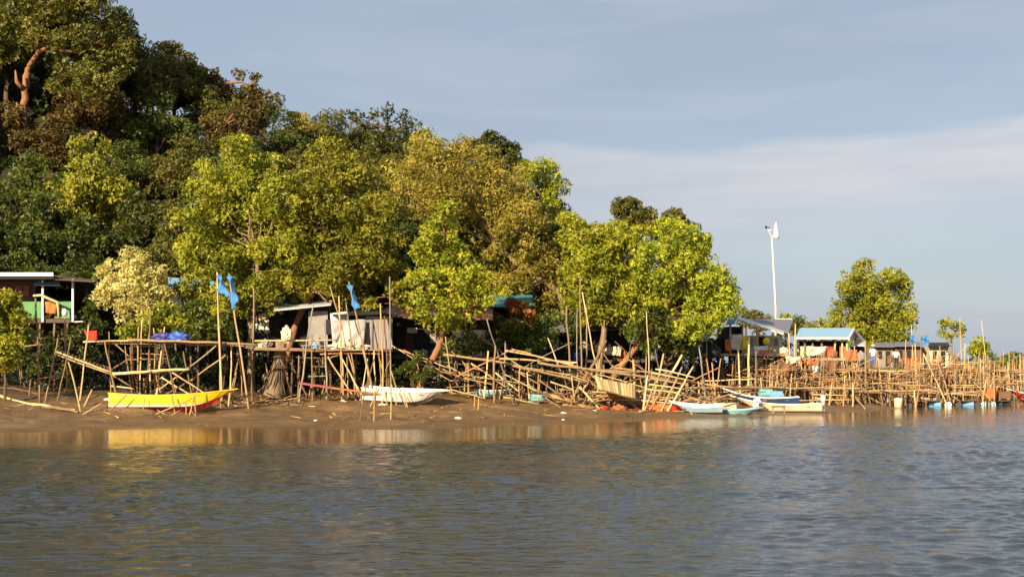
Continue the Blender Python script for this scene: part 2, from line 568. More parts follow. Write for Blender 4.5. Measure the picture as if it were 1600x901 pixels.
XS = axis([(-400, -60, 10), (-60, -26, 1), (-26, 46, .25), (46, 120, 2), (120, 1600, 30)])
YS = axis([(-40, 50, 10), (50, 104, .25), (104, 190, 1.5), (190, 400, 8), (400, 2500, 70)])
o, _ = sheet('mud_bank', XS, YS, rough_ground, 'mud'); o['kind'] = 'structure'

wx = axis([(-2500, -100, 200), (-100, -30, 5), (-30, 44, .13), (44, 200, 6), (200, 2500, 200)])
wy = axis([(-300, 0, 50), (0, 16, 2), (16, 36, .075), (36, 70, .14), (70, 112, .3), (112, 130, 1), (130, 300, 10), (300, 3000, 200)])
# sheltered strip: distance from the photo's calm line
CX = [-80, -20, -4, 4, 11, 19, 36, 60, 400]; CY = [40, 54.5, 56, 62, 71.5, 80, 98, 118, 320]


def calm_of(X, Y): return np.clip((np.interp(X, CX, CY) - Y + 1.0) / 5.0, 0, 1)


def waves(X, Y):
    g = np.random.default_rng(11); H = np.zeros(X.shape)
    near = (Y > 10) & (Y < 125) & (np.abs(X - 5) < 48)
    xs_, ys_ = X[near], Y[near]; Z = np.zeros(xs_.shape)
    wx_ = xs_ + NZ(xs_ * .35, ys_ * .35) * 1.2; wy_ = ys_ + NZ(xs_ * .3 + 9, ys_ * .4) * 1.2
    for i in range(80):
        lam = .22 * (4.2 ** g.random()); an = math.pi / 2 + .25 + g.normal() * .62; k = 2 * math.pi / lam
        far = np.clip(2.2 - np.where(ys_ < 36, .075, np.where(ys_ < 70, .14, .3)) / lam * 4.5, 0, 1)      # drop waves the grid cannot carry
        Z += np.sin((wx_ * math.cos(an) + wy_ * math.sin(an)) * k + g.uniform(0, 6.28)) * lam * WSLOPE * far
    gust = np.clip(.72 + NZ(xs_ * .12, ys_ * .09) * 1.1, .25, 1.3)
    H[near] = Z * gust * calm_of(xs_, ys_)
    return H


WSLOPE = .0068
o, wv = sheet('river', wx, wy, waves, 'water', True); o['kind'] = 'structure'
at_ = o.data.attributes.new('calm', 'FLOAT', 'POINT'); at_.data.foreach_set('value', calm_of(wv[:, 0], wv[:, 1]).astype(np.float32))

hxs = axis([(-150, -60, 6), (-60, 30, 1.5), (30, 45, 3)]); hys = axis([(91, 150, 1.5), (150, 262, 8)])
o, _ = sheet('hill', hxs, hys, lambda X, Y: ground(X, Y) + .05 + RNG.uniform(-.3, .3, X.shape) * (np.interp(X, HX, HZ) > 1.5) - 3.0 * (np.interp(X, HX, HZ) < .8) - 2 * (Y > 255) - 1.2 * (Y < 92), 'floor')
o['kind'] = 'structure'


# ------------------------------------------------------------------ foliage
def leaves(name, clumps, mat, dens=36, leaf=.24, wid=.5, per=5, seed=0, parent=None, origin=(0, 0, 0), flat=.0, up=.25, size_tint=True):
    """clumps: (x, y, z, r) world; every clump is a ball of rosettes of separate leaf blades"""
    g = np.random.default_rng(seed)
    cl = np.array(clumps, float)
    cnt = np.maximum(3, (dens * cl[:, 3] ** 2).astype(int))
    idx = np.repeat(np.arange(len(cl)), cnt)
    n = len(idx)
    d = g.normal(size=(n, 3)); d[:, 2] += up; d /= np.linalg.norm(d, axis=1)[:, None]
    rr = cl[idx, 3] * (1 - .45 * g.random(n) ** 1.6)
    sq = np.array([1, 1, .75 - flat])
    c = cl[idx, :3] + d * rr[:, None] * sq
    # leaves of each rosette
    c = np.repeat(c, per, 0); dd = np.repeat(d, per, 0); ci = np.repeat(idx, per)
    m = len(c)
    t_ = g.normal(size=(m, 3)); t_ -= dd * (t_ * dd).sum(1)[:, None]; t_ /= np.linalg.norm(t_, axis=1)[:, None]
    ax = t_ * .9 + dd * g.uniform(.1, .8, (m, 1)) + g.normal(size=(m, 3)) * .15
    ax /= np.linalg.norm(ax, axis=1)[:, None]
    nm = dd + g.normal(size=(m, 3)) * .45
    sd_ = np.cross(ax, nm); sd_ /= np.linalg.norm(sd_, axis=1)[:, None] + 1e-9
    Lf = leaf * g.uniform(.6, 1.3, (m, 1)); W = Lf * wid * g.uniform(.7, 1.2, (m, 1)) / 2
    upn = np.cross(sd_, ax)
    v0 = c; v1 = c + ax * Lf * .45 + sd_ * W; v2 = c + ax * Lf - upn * Lf * .12; v3 = c + ax * Lf * .45 - sd_ * W
    vs = np.stack([v0, v1, v2, v3], 1).reshape(-1, 3) - np.array(origin)
    me = bpy.data.meshes.new(name)
    me.vertices.add(4 * m); me.vertices.foreach_set('co', vs.astype(np.float32).ravel())
    me.loops.add(4 * m); me.loops.foreach_set('vertex_index', np.arange(4 * m, dtype=np.int32))
    me.polygons.add(m); me.polygons.foreach_set('loop_start', np.arange(0, 4 * m, 4, dtype=np.int32))
    me.polygons.foreach_set('loop_total', np.full(m, 4, dtype=np.int32))
    me.materials.append(M[mat])
    me.update(calc_edges=True)
    ct = g.random(len(cl)) * .55
    tint = np.clip(ct[ci] + .06 + g.random(m) * .33, 0, 1)
    a = me.attributes.new('tint', 'FLOAT', 'FACE'); a.data.foreach_set('value', tint.astype(np.float32))
    return link(name, me, origin, parent)


def subclumps(lobes, seed, k=.36, rmin=.45, rmax=1.15, cover=2.0, shape=(1, .95, .85)):
    """break each lobe (x, y, z, R) into small clumps over its surface, with some missing"""
    g = np.random.default_rng(seed); out = []
    for (x, y, z, Rr) in lobes:
        r = min(rmax, max(rmin, Rr * k)); n = int(cover * (Rr / r) ** 2) + 3
        for _ in range(n):
            d = g.normal(size=3); d[2] += .25; d /= np.linalg.norm(d)
            q = (Rr - r * .6) * g.uniform(.6, 1.08)
            out.append((x + d[0] * q * shape[0], y + d[1] * q * shape[1], z + d[2] * q * shape[2], r * g.uniform(.55, 1.15)))
    return out


def limb(mb, a, b, r0, r1, sag=.15, n=5, seed=0):
    a = Vector(a); b = Vector(b); rg = random.Random(seed); Lg = (b - a).length
    pts = []
    for i in range(n):
        t_ = i / (n - 1); p = a.lerp(b, t_)
        p.z += math.sin(math.pi * t_) * Lg * -sag * .5
        if 0 < i < n - 1: p += Vector([rg.uniform(-1, 1) * Lg * .05 for _ in range(3)])
        pts.append(p)
    mb.tube(pts, [r0 + (r1 - r0) * i / (n - 1) for i in range(n)], 6)
    return pts


def px_tree(name, label, Y, lobes_px, trunk_px, mat, bark='bark_pale', tr=.25, seed=0, dens=84, leaf=.20, k=.32, cover=3.2, deep=True, group=None, cat='tree', trunk2=None, Ybase=None, limbs=True, rmin=.45, up=.25, grow=1.17):
    rg = random.Random(seed)
    cen = np.mean([[a, b] for a, b, c in lobes_px], 0)
    lobes = []
    wide = (max(a + c for a, b, c in lobes_px) - min(a - c for a, b, c in lobes_px)) / F * Y
    for (a, b, c) in lobes_px:
        c = c * grow
        Rr = c / F * Y
        off = rg.uniform(-.22, .12) * wide
        p = P(a, b, Y + off); lobes.append((p.x, p.y, p.z, Rr))
        if deep and c > 26:
            p = P(a + (cen[0] - a) * .25 + rg.uniform(-.3, .3) * c, b + rg.uniform(0, .35) * c, Y + wide * .22 + rg.uniform(0, .2) * wide)
            lobes.append((p.x, p.y, p.z, Rr * .9))
    tp = [P(a, b, Y) for a, b in trunk_px]           # from the foot up
    d = (tp[0] - tp[1]).normalized() if len(tp) > 1 else Vector((0, 0, -1))
    for _ in range(100):
        if tp[0].z < gz(tp[0].x, tp[0].y) - .2: break
        tp[0] = tp[0] + (d if d.z < -.3 else Vector((0, 0, -1))) * .1
    root = thing(name, label, cat, tuple(tp[0]), group)
    mb = MB()
    nn = len(tp); pts = []
    for i in range(nn - 1):
        for j in range(4): pts.append(tp[i].lerp(tp[i + 1], j / 4) + Vector((rg.uniform(-1, 1), rg.uniform(-1, 1), 0)) * tr * .25)
    pts.append(tp[-1])
    rad = [tr * (1.35 if i == 0 else 1) * (1 - .55 * i / (len(pts) - 1)) * rg.uniform(.86, 1.12) for i in range(len(pts))]
    mb.tube(pts, rad, 9)
    if trunk2:
        t2 = [P(a, b, Y + .6) for a, b in trunk2]; mb.tube(crook(t2[0], t2[1], 6, .02), [tr * .7, tr * .66, tr * .6, tr * .5, tr * .4, tr * .3], 8)
    if limbs:
        for i, (x, y, z, Rr) in enumerate(lobes):
            c = Vector((x, y, z)); st = pts[-1] if (c.z > pts[-1].z - .5 or len(pts) < 4) else pts[int(len(pts) * .6)]
            lp = limb(mb, st, c, tr * .30, tr * .08, .12, 6, seed * 97 + i)
            for q in range(3):
                e = c + Vector([rg.uniform(-1, 1) * Rr * .8, rg.uniform(-1, .6) * Rr * .8, rg.uniform(-.2, .9) * Rr * .8])
                limb(mb, lp[rg.choice((3, 4, 5))], e, tr * .09, tr * .04, .1, 4, seed * 31 + i * 7 + q)
    mb.build('trunk', bark, root, smooth=True)
    cl = subclumps(lobes, seed, k, rmin=rmin, cover=cover)
    leaves('crown', cl, mat, dens, leaf, seed=seed + 1, parent=root, origin=tuple(Vector(lobes[0][:3])), up=up)
    return root


# ---- front trees (photo pixels give each its place; every one has its own distance and depth)
T = px_tree
T('mangrove_tree', 'broad bright green tree above the two blue flags beside the yellow boat', 87,
  [(372, 238, 30), (330, 292, 44), (395, 280, 46), (305, 345, 34), (365, 350, 52), (440, 320, 44), (320, 405, 46), (395, 420, 52), (450, 390, 46), (300, 452, 26), (352, 468, 32), (300, 390, 26), (430, 262, 26), (338, 492, 16), (372, 484, 15), (425, 482, 15)],
  [(394, 630), (392, 560), (397, 480), (402, 440), (400, 390)], 'leaf_mangrove', 'bark_pale', .27, 11)
T('mangrove_tree', 'broad green tree with a leaning forked trunk over the grey shack', 88,
  [(512, 250, 34), (478, 300, 40), (545, 292, 46), (512, 350, 50), (592, 325, 34), (590, 385, 42), (545, 425, 48), (612, 425, 28), (482, 432, 38), (556, 466, 28), (618, 462, 18), (460, 352, 36), (425, 452, 24), (470, 468, 14), (582, 478, 16), (530, 480, 12), (636, 478, 12)],
  [(440, 590), (457, 520), (480, 468), (499, 430), (510, 380)], 'leaf_mangrove', 'bark_orange', .26, 12, trunk2=[(452, 540), (470, 478)])
T('mangrove_tree', 'narrow bright green tree with low boughs behind the white boat', 84.5,
  [(692, 330, 20), (690, 362, 30), (676, 400, 34), (712, 410, 34), (664, 446, 34), (704, 452, 40), (742, 440, 28), (680, 486, 34), (728, 482, 32), (765, 464, 22), (700, 512, 18), (668, 380, 18)],
  [(655, 606), (678, 555), (690, 530), (690, 470), (692, 400)], 'leaf_bright', 'bark_orange', .24, 13, deep=False)
T('olive_tree', 'large golden olive domed tree behind the narrow bright green tree', 98,
  [(672, 268, 44), (728, 262, 48), (785, 290, 46), (640, 312, 34), (708, 328, 50), (770, 345, 52), (818, 352, 42), (745, 395, 48), (800, 410, 48), (850, 400, 32), (840, 450, 36), (790, 452, 34), (745, 445, 34), (880, 440, 28), (642, 268, 20), (868, 478, 24)],
  [(885, 560), (884, 500), (874, 455), (820, 420), (770, 380)], 'leaf_gold', 'bark_pale', .27, 14, leaf=.17, dens=95)
T('green_tree', 'light green tree whose round head rises right of the golden dome', 106,
  [(850, 272, 26), (872, 296, 20), (826, 266, 18), (852, 318, 24), (884, 352, 24), (842, 356, 28), (905, 385, 28), (868, 398, 30)],
  [(862, 560), (862, 470), (858, 400), (852, 330)], 'leaf_bright', 'bark_pale', .26, 15)
T('mangrove_tree', 'dense yellow green tree left of the wide right-hand canopy', 91,
  [(905, 370, 32), (952, 372, 36), (920, 418, 40), (968, 412, 42), (905, 460, 34), (955, 462, 40), (990, 480, 34), (935, 492, 26), (1000, 372, 24)],
  [(936, 590), (940, 540), (945, 500), (945, 440)], 'leaf_bright', 'bark_pale', .26, 16)
T('mangrove_tree', 'wide yellow green canopy with a thick leaning trunk at right end of the wood', 91,
  [(1052, 368, 34), (1086, 388, 26), (1030, 412, 42), (1080, 430, 42), (1118, 440, 28), (1010, 460, 40), (1060, 478, 44), (1110, 482, 38), (1140, 478, 24), (1035, 512, 28), (1078, 514, 26), (1116, 508, 22), (1100, 372, 12), (1140, 450, 16)],
  [(963, 582), (1008, 522), (1040, 480), (1060, 440)], 'leaf_bright', 'bark_orange', .24, 17)
T('round_tree', 'small dark round tree top showing above the right-hand canopies', 124,
  [(985, 332, 26), (966, 324, 14), (1010, 340, 18), (990, 352, 24)], [(990, 520), (988, 440), (986, 380)], 'leaf_olive', 'bark_dark', .25, 18, leaf=.26)
T('round_tree', 'olive tree top right of the small dark round tree', 118,
  [(1052, 344, 22), (1070, 362, 22), (1032, 362, 22), (1090, 380, 18)], [(1056, 520), (1054, 440), (1052, 380)], 'leaf_olive', 'bark_dark', .25, 19, leaf=.26)
T('round_tree', 'dark green tree crown behind the top of the golden dome', 122,
  [(768, 226, 20), (745, 234, 20), (795, 240, 20), (812, 262, 16), (770, 252, 30)], [(775, 420), (774, 330), (772, 270)], 'leaf_dark', 'bark_dark', .25, 20, leaf=.28)
T('layered_tree', 'sparse dark layered tree breaking the skyline above the hillside', 124,
  [(605, 172, 16), (585, 184, 14), (560, 184, 13), (628, 186, 16), (645, 200, 18), (600, 204, 20), (570, 208, 18), (548, 180, 8), (655, 214, 16), (625, 222, 26), (590, 236, 28)],
  [(615, 380), (612, 300), (608, 240), (606, 200)], 'leaf_dark', 'bark_dark', .26, 21, leaf=.30, cover=1.3, dens=26)
T('green_tree', 'tall lone green tree behind the blue-roofed hut', 126,
  [(1350, 418, 15), (1340, 442, 26), (1325, 455, 14), (1400, 442, 22), (1412, 460, 14), (1368, 462, 26), (1325, 488, 26), (1360, 500, 34), (1402, 492, 26), (1308, 512, 20), (1345, 528, 28), (1398, 524, 26), (1390, 432, 12), (1415, 446, 8)],
  [(1362, 590), (1362, 540), (1358, 490), (1352, 450)], 'leaf_mangrove', 'bark_pale', .24, 22, leaf=.22, dens=60, grow=1.3)
T('small_tree', 'little forked green tree standing among the far stakes', 112,
  [(1486, 508, 12), (1474, 520, 9), (1500, 520, 9), (1486, 528, 9), (1502, 510, 7), (1474, 505, 7)], [(1489, 605), (1487, 560), (1486, 525)], 'leaf_mangrove', 'bark_pale', .14, 23, rmin=.28, leaf=.22, cover=1.6)
T('small_tree', 'small round green tree nearest the far right edge', 113,
  [(1530, 536, 12), (1540, 545, 10), (1522, 548, 9), (1532, 552, 11)], [(1531, 600), (1531, 570), (1531, 550)], 'leaf_mangrove', 'bark_pale', .11, 24, rmin=.3, leaf=.22)
T('blossoming_bush', 'pale cream yellow bushy tree behind the left bamboo frame', 86,
  [(205, 408, 22), (180, 428, 24), (226, 430, 28), (198, 455, 34), (240, 462, 24), (168, 462, 20), (208, 490, 28), (255, 478, 16)], [(208, 610), (206, 550), (205, 480)], 'leaf_cream', 'bark_dark', .16, 25, deep=False, leaf=.17, dens=95, grow=1.28)
T('green_bush', 'bright green bush under the pale cream tree', 85,
  [(262, 495, 24), (238, 506, 20), (285, 505, 20), (225, 520, 14), (200, 520, 14)], [(255, 610), (255, 560), (255, 510)], 'leaf_mangrove', 'bark_dark', .09, 26, deep=False, leaf=.2, limbs=False)
T('green_bush', 'leafy green bush at the left edge beside the green rail', 78,
  [(12, 474, 22), (30, 496, 18), (0, 505, 26), (18, 540, 22), (8, 562, 22), (-25, 530, 34), (-30, 480, 30)], [(8, 625), (8, 580), (8, 520)], 'leaf_mangrove', 'bark_dark', .10, 27, deep=False, leaf=.24, limbs=False)
T('green_bush', 'dark bush below the first tree left of the flags', 84,
  [(300, 486, 22), (322, 510, 22), (286, 528, 16), (350, 505, 16)], [(310, 610), (310, 560), (310, 520)], 'leaf_green', 'bark_dark', .09, 28, deep=False, limbs=False)
T('green_bush', 'low sapling bush on the bank left of the leaning trunk', 83.5,
  [(655, 560, 12), (640, 575, 13), (622, 582, 12), (650, 592, 12), (668, 580, 10), (610, 590, 10)], [(645, 612), (646, 590), (650, 570)], 'leaf_green', 'bark_dark', .05, 29, deep=False, limbs=False, rmin=.3, leaf=.18)
T('green_bush', 'green bush beneath the golden dome beside the red house', 90,
  [(850, 505, 18), (862, 528, 16), (838, 535, 18), (812, 530, 16), (870, 500, 12), (800, 512, 12)], [(845, 590), (845, 560), (845, 530)], 'leaf_green', 'bark_dark', .08, 30, deep=False, limbs=False)
T('withered_bush', 'withered orange bush beside the red house', 91.5,
  [(812, 482, 15), (826, 494, 12), (800, 474, 9)], [(815, 580), (815, 540), (815, 495)], 'leaf_orange', 'bark_dark', .08, 31, deep=False, limbs=False, leaf=.18)
T('green_bush', 'hanging green bush under the right-hand canopy', 91.5,
  [(985, 520, 16), (1018, 540, 14), (900, 520, 16), (1060, 530, 14)], [(985, 590), (985, 560), (985, 530)], 'leaf_green', 'bark_dark', .08, 32, deep=False, limbs=False)
T('green_bush', 'green bush between the grey roof and the blue-roofed hut', 117,
  [(1236, 512, 14), (1222, 528, 14), (1248, 500, 9), (1205, 538, 10)], [(1232, 590), (1232, 560), (1232, 520)], 'leaf_green', 'bark_dark', .08, 33, deep=False, limbs=False)
T('dark_bush', 'dark leafy bush under the floor of the maroon house', 86.5,
  [(50, 530, 20), (80, 545, 22), (112, 530, 20), (138, 552, 18), (60, 570, 20), (100, 578, 22), (30, 556, 20), (140, 520, 14)], [(85, 612), (85, 585), (85, 550)], 'leaf_dark', 'bark_dark', .08, 35, deep=False, limbs=False)
T('dark_bush', 'dark bush left of the cream tree under the low porch roof', 88.5,
  [(150, 470, 14), (135, 490, 16), (150, 510, 16), (125, 512, 12)], [(140, 600), (140, 560), (140, 500)], 'leaf_green', 'bark_dark', .08, 36, deep=False, limbs=False)
T('dark_bush', 'green bush before the dark house right of the orange leaning trunk', 88.5,
  [(715, 540, 14), (735, 528, 14), (752, 545, 14), (700, 552, 12), (728, 552, 14), (770, 540, 12)], [(733, 606), (733, 580), (733, 550)], 'leaf_green', 'bark_dark', .06, 37, deep=False, limbs=False)
for i, (a, b, c, m_, lab) in enumerate([(1185, 497, 14, 'leaf_rust', 'rust coloured treetop behind the grey roof'), (1165, 492, 12, 'leaf_olive', 'olive treetop left of the rust coloured one'),
                                       (1228, 497, 10, 'leaf_mangrove', 'far treetop just right of the lamp pole'), (1282, 516, 20, 'leaf_mangrove', 'low far tree behind the light blue roof'), (1255, 512, 12, 'leaf_green', 'low far tree left of the tall lone tree')]):
    T('far_tree', lab, 150 + 3 * i, [(a, b, c), (a - c * .9, b + 7, c * .8), (a + c * .9, b + 6, c * .8), (a, b + c, c)], [(a, 575), (a, 545), (a, b + 5)], m_, 'bark_dark', .2, 40 + i, deep=False, leaf=.34, dens=16, limbs=False)


# ---- banana plants near the cream tree
def banana(px, py, Y, label, n=8, size=2.4, seed=0):
    b = P(px, py, Y); b.z = gz(b.x, b.y); topz = CZ - (py - HY) / F * Y - size * .5
    root = thing('banana_plant', label, 'plant', tuple(b))
    MB().tube([b - Vector((0, 0, .2)), Vector((b.x, b.y, topz))], [.14, .09], 8).build('stem', 'bark_dark', root, smooth=True)
    rg = random.Random(seed)
    for k in range(n):
        a = 2 * math.pi * k / n + rg.uniform(-.3, .3); mb = MB(); pts = []; s_ = size * rg.uniform(.8, 1.1)
        for j in range(7):
            u = j / 6; pts.append(Vector((b.x + math.cos(a) * s_ * u * .75, b.y + math.sin(a) * s_ * u * .75, topz + s_ * (.95 * u - .75 * u * u * rg.uniform(.9, 1.1)))))
        sdv = Vector((-math.sin(a), math.cos(a), 0)); vs = []; fs = []
        for j, p in enumerate(pts):
            w = .26 * math.sin(math.pi * (j + .35) / 6.6); vs += [p - sdv * w - Vector((0, 0, .06)), p, p + sdv * w - Vector((0, 0, .06))]
        for j in range(6):
            for q in (0, 1): fs.append((3 * j + q, 3 * j + q + 1, 3 * j + q + 4, 3 * j + q + 3))
        mb.add(vs, fs).build('leaf', 'leaf_bright', root, smooth=True)


banana(246, 408, 90, 'banana plant with arching leaves right of the cream tree', seed=1)
banana(135, 415, 91, 'banana plant behind the low roof on the left', seed=2)

# ---- hill wood: a few modelled trees, each copied as trunk and crown
PROTO = []
for s_ in range(6):
    g = random.Random(100 + s_)
    lobes = []; n = g.choice((7, 8, 9)); spread = g.uniform(2.2, 3.0)
    for i in range(n):
        a = 2 * math.pi * i / n + g.uniform(-.3, .3); q = spread * g.uniform(.5, 1)
        lobes.append((math.cos(a) * q, math.sin(a) * q, g.uniform(4.2, 6.6), g.uniform(1.2, 1.9)))
    lobes += [(g.uniform(-.8, .8), g.uniform(-.8, .8), g.uniform(7.0, 8.0), g.uniform(1.5, 2.0)), (0, 0, 5.6, 2.4)]
    mb = MB(); mb.tube(crook((0, 0, -1), (0, 0, 5.2), 6, .03), [.32, .27, .24, .2, .17, .12], 7)
    for i, l_ in enumerate(lobes): limb(mb, (0, 0, g.uniform(3, 5)), l_[:3], .13, .05, .1, 5, i + s_)
    src = bpy.data.objects.new('x', None)
    ORI[src.name] = Vector((0, 0, 0))
    cl = subclumps(lobes, 200 + s_, .40, cover=2.6, rmin=.5)
    cm = leaves('crown', cl, 'leaf_green', 52, .24, seed=300 + s_)
    tm = mb.build('trunk', 'bark_dark', None, origin=(0, 0, 0), smooth=True)
    PROTO.append((tm, cm))
ntree = 0


def hill_tree(x, y, sc, mat, label, group, bark='bark_dark', pick=None, lift=0.0):
    """copies one of the modelled trees (trunk and crown) to a spot on the hill"""
    global ntree
    tm, cm = PROTO[pick if pick is not None else random.randrange(6)]
    root = thing('forest_tree', label, 'tree', (x, y, gz(x, y) - .2 + lift), group)
    root.rotation_euler = (0, 0, random.uniform(0, 6.28))
    root.scale = (sc * random.uniform(.88, 1.15), sc * random.uniform(.88, 1.15), sc * random.uniform(.85, 1.15))
    for src, mt in ((tm, bark), (cm, mat)):
        c = src.copy(); COL.objects.link(c); c.parent = root; c.location = (0, 0, 0)
        c.material_slots[0].link = 'OBJECT'; c.material_slots[0].material = M[mt]
    ntree += 1
    return root


random.seed(21); rg_ = random.Random(4)
SKX = [-200, 0, 160, 205, 216, 270, 330, 400, 450, 520, 670, 720, 830, 870, 900, 1000, 1100, 1200]
SKY_ = [-60, -40, -20, 30, 78, 70, 105, 132, 160, 182, 212, 222, 262, 310, 352, 372, 430, 560]
row = 0
for yy in np.arange(93.5, 141, 5.2):
    row += 1
    x0 = -0.40 * yy - 4
    for xx in np.arange(x0, 30, 5.0):
        x = xx + random.uniform(-1.5, 1.5) + (row % 2) * 2.5; y = yy + random.uniform(-1.6, 1.6)
        if np.interp(x, HX, HZ) < 3.0: continue
        px = 800 + x / y * F
        zt = gz(x, y) + 7.5; py = HY - (zt - CZ) / y * F
        sc = random.uniform(.78, 1.18)
        if y < 97: sc *= .8
        sky_py = np.interp(px, SKX, SKY_)                   # keep the ridge under the real skyline
        room = CZ + (HY - sky_py) / F * y - gz(x, y) - rg_.uniform(0, 1.0)
        sc = min(sc, room / 9.0)
        if sc < .42: continue
        if px > 215 and px < 300 and y > 130: sc *= .85
        r_ = random.random()
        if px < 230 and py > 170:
            m_ = 'leaf_dark' if r_ < .6 else 'leaf_green' if r_ < .9 else 'leaf_mangrove'  # darker leaves stand in for cloud shade on this lower slope
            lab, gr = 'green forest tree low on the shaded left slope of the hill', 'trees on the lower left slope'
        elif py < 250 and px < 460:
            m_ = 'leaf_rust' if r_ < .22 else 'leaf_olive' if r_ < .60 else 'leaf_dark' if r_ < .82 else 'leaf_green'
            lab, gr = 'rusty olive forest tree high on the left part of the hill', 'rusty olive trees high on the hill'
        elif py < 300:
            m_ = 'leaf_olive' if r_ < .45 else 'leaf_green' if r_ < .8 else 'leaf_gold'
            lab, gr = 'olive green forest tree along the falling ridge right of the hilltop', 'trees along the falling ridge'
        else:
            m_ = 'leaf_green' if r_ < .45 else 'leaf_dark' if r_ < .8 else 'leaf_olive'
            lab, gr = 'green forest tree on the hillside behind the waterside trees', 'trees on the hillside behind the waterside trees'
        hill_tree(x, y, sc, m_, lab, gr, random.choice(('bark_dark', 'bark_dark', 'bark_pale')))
for tm, cm in PROTO:
    bpy.data.objects.remove(tm); bpy.data.objects.remove(cm)

# two big emergent trees at the top left with bare limbs
def emergent(label, Y, lobes_px, trunk, branches, mat, seed, bark='bark_orange', tr=.42):
    root = px_tree('emergent_tree', label, Y, lobes_px, trunk, mat, bark, tr, seed, dens=44, leaf=.25, limbs=False, k=.38)
    ori = Vector(P(trunk[0][0], trunk[0][1], Y)); mb = MB()
    for br in branches:
        pts = [P(a, b, Y - .8 - .5 * (i > 0)) for i, (a, b) in enumerate(br)]
        n_ = len(pts); mb.tube(pts, [tr * .62 * (1 - .75 * i / (n_ - 1)) for i in range(n_)], 7)
    mb.build('bare_limb', bark, root, smooth=True)


emergent('tallest tree at the top left with a bare orange trunk and forked limb', 116,
         [(30, 20, 40), (80, 5, 46), (135, 20, 46), (175, 50, 36), (120, 80, 44), (60, 55, 30), (180, 100, 30), (10, 80, 26), (150, 130, 34), (100, 130, 30), (-20, 40, 40), (60, -30, 50), (130, -20, 40), (195, 75, 16)],
         [(38, 240), (37, 165), (40, 120), (48, 98)],
         [[(46, 104), (60, 82), (78, 72), (94, 56)], [(78, 72), (98, 79), (122, 83)], [(80, 70), (66, 54), (44, 52)], [(94, 56), (104, 62)], [(38, 140), (26, 128), (24, 110)], [(60, 82), (58, 60), (68, 40), (64, 28)], [(30, 230), (28, 190), (26, 160)], [(140, 70), (152, 66), (168, 74)]], 'leaf_olive', 61)
emergent('spreading rusty tree on the crest with one bare forked limb', 128,
         [(255, 90, 26), (232, 110, 24), (285, 105, 24), (262, 135, 30), (305, 130, 24), (220, 85, 14), (275, 75, 12)],
         [(232, 230), (230, 150), (236, 118)], [[(232, 150), (231, 128), (240, 110), (238, 96)], [(236, 138), (252, 132), (268, 140)]], 'leaf_olive', 62, tr=.28)
emergent('crest tree with a pale bare limb lying along the skyline', 129,
         [(345, 140, 22), (372, 118, 12), (398, 124, 9), (398, 138, 10), (330, 120, 14), (415, 165, 26), (370, 165, 26)],
         [(350, 260), (352, 180), (350, 150)], [[(340, 134), (356, 130), (376, 128), (390, 134)], [(350, 150), (340, 140), (330, 112)], [(390, 134), (400, 126)]], 'leaf_rust', 63, tr=.26)
emergent('hillside tree with a short bare forked branch in mid slope', 118,
         [(375, 190, 24), (340, 205, 26), (395, 215, 26), (360, 225, 26)],
         [(360, 330), (358, 250), (350, 215)], [[(345, 214), (352, 196), (368, 186)], [(350, 200), (342, 205), (345, 198)], [(352, 196), (364, 178)]], 'leaf_rust', 64, tr=.24)

# undergrowth nobody could count: dark scrub on the hill, and below the trees with shade in its colour
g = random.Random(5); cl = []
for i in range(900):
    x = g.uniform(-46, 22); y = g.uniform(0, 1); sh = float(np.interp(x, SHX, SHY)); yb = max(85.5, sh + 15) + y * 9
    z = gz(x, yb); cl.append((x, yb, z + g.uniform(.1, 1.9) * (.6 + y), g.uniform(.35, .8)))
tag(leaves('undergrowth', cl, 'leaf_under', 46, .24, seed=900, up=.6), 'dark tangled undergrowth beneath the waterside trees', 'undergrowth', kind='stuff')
cl = []
for i in range(1500):
    y = g.uniform(94, 142); x = g.uniform(-.40 * y - 3, 14)
    if np.interp(x, HX, HZ) < 3: continue
    cl.append((x, y, gz(x, y) + g.uniform(.2, 1.8), g.uniform(.6, 1.2)))
tag(leaves('hill_scrub', cl, 'leaf_dark', 14, .34, seed=901, up=.6), 'dark green scrub covering the hill between the trees', 'scrub', kind='stuff')
cl = []
for i in range(520):       # far low mangrove shore at the right
    x = g.uniform(30, 330); sh = float(np.interp(x, SHX, SHY)); y = sh + g.uniform(14, 60) * (1 + x / 150)
    cl.append((x, y, gz(x, y) + g.uniform(.3, 1.6), g.uniform(.8, 1.5) * (1 + x / 300)))
tag(leaves('far_mangroves', cl, 'leaf_green', 10, .5, seed=902, up=.6), 'low green mangrove fringe far along the right-hand shore', 'mangrove', kind='stuff')
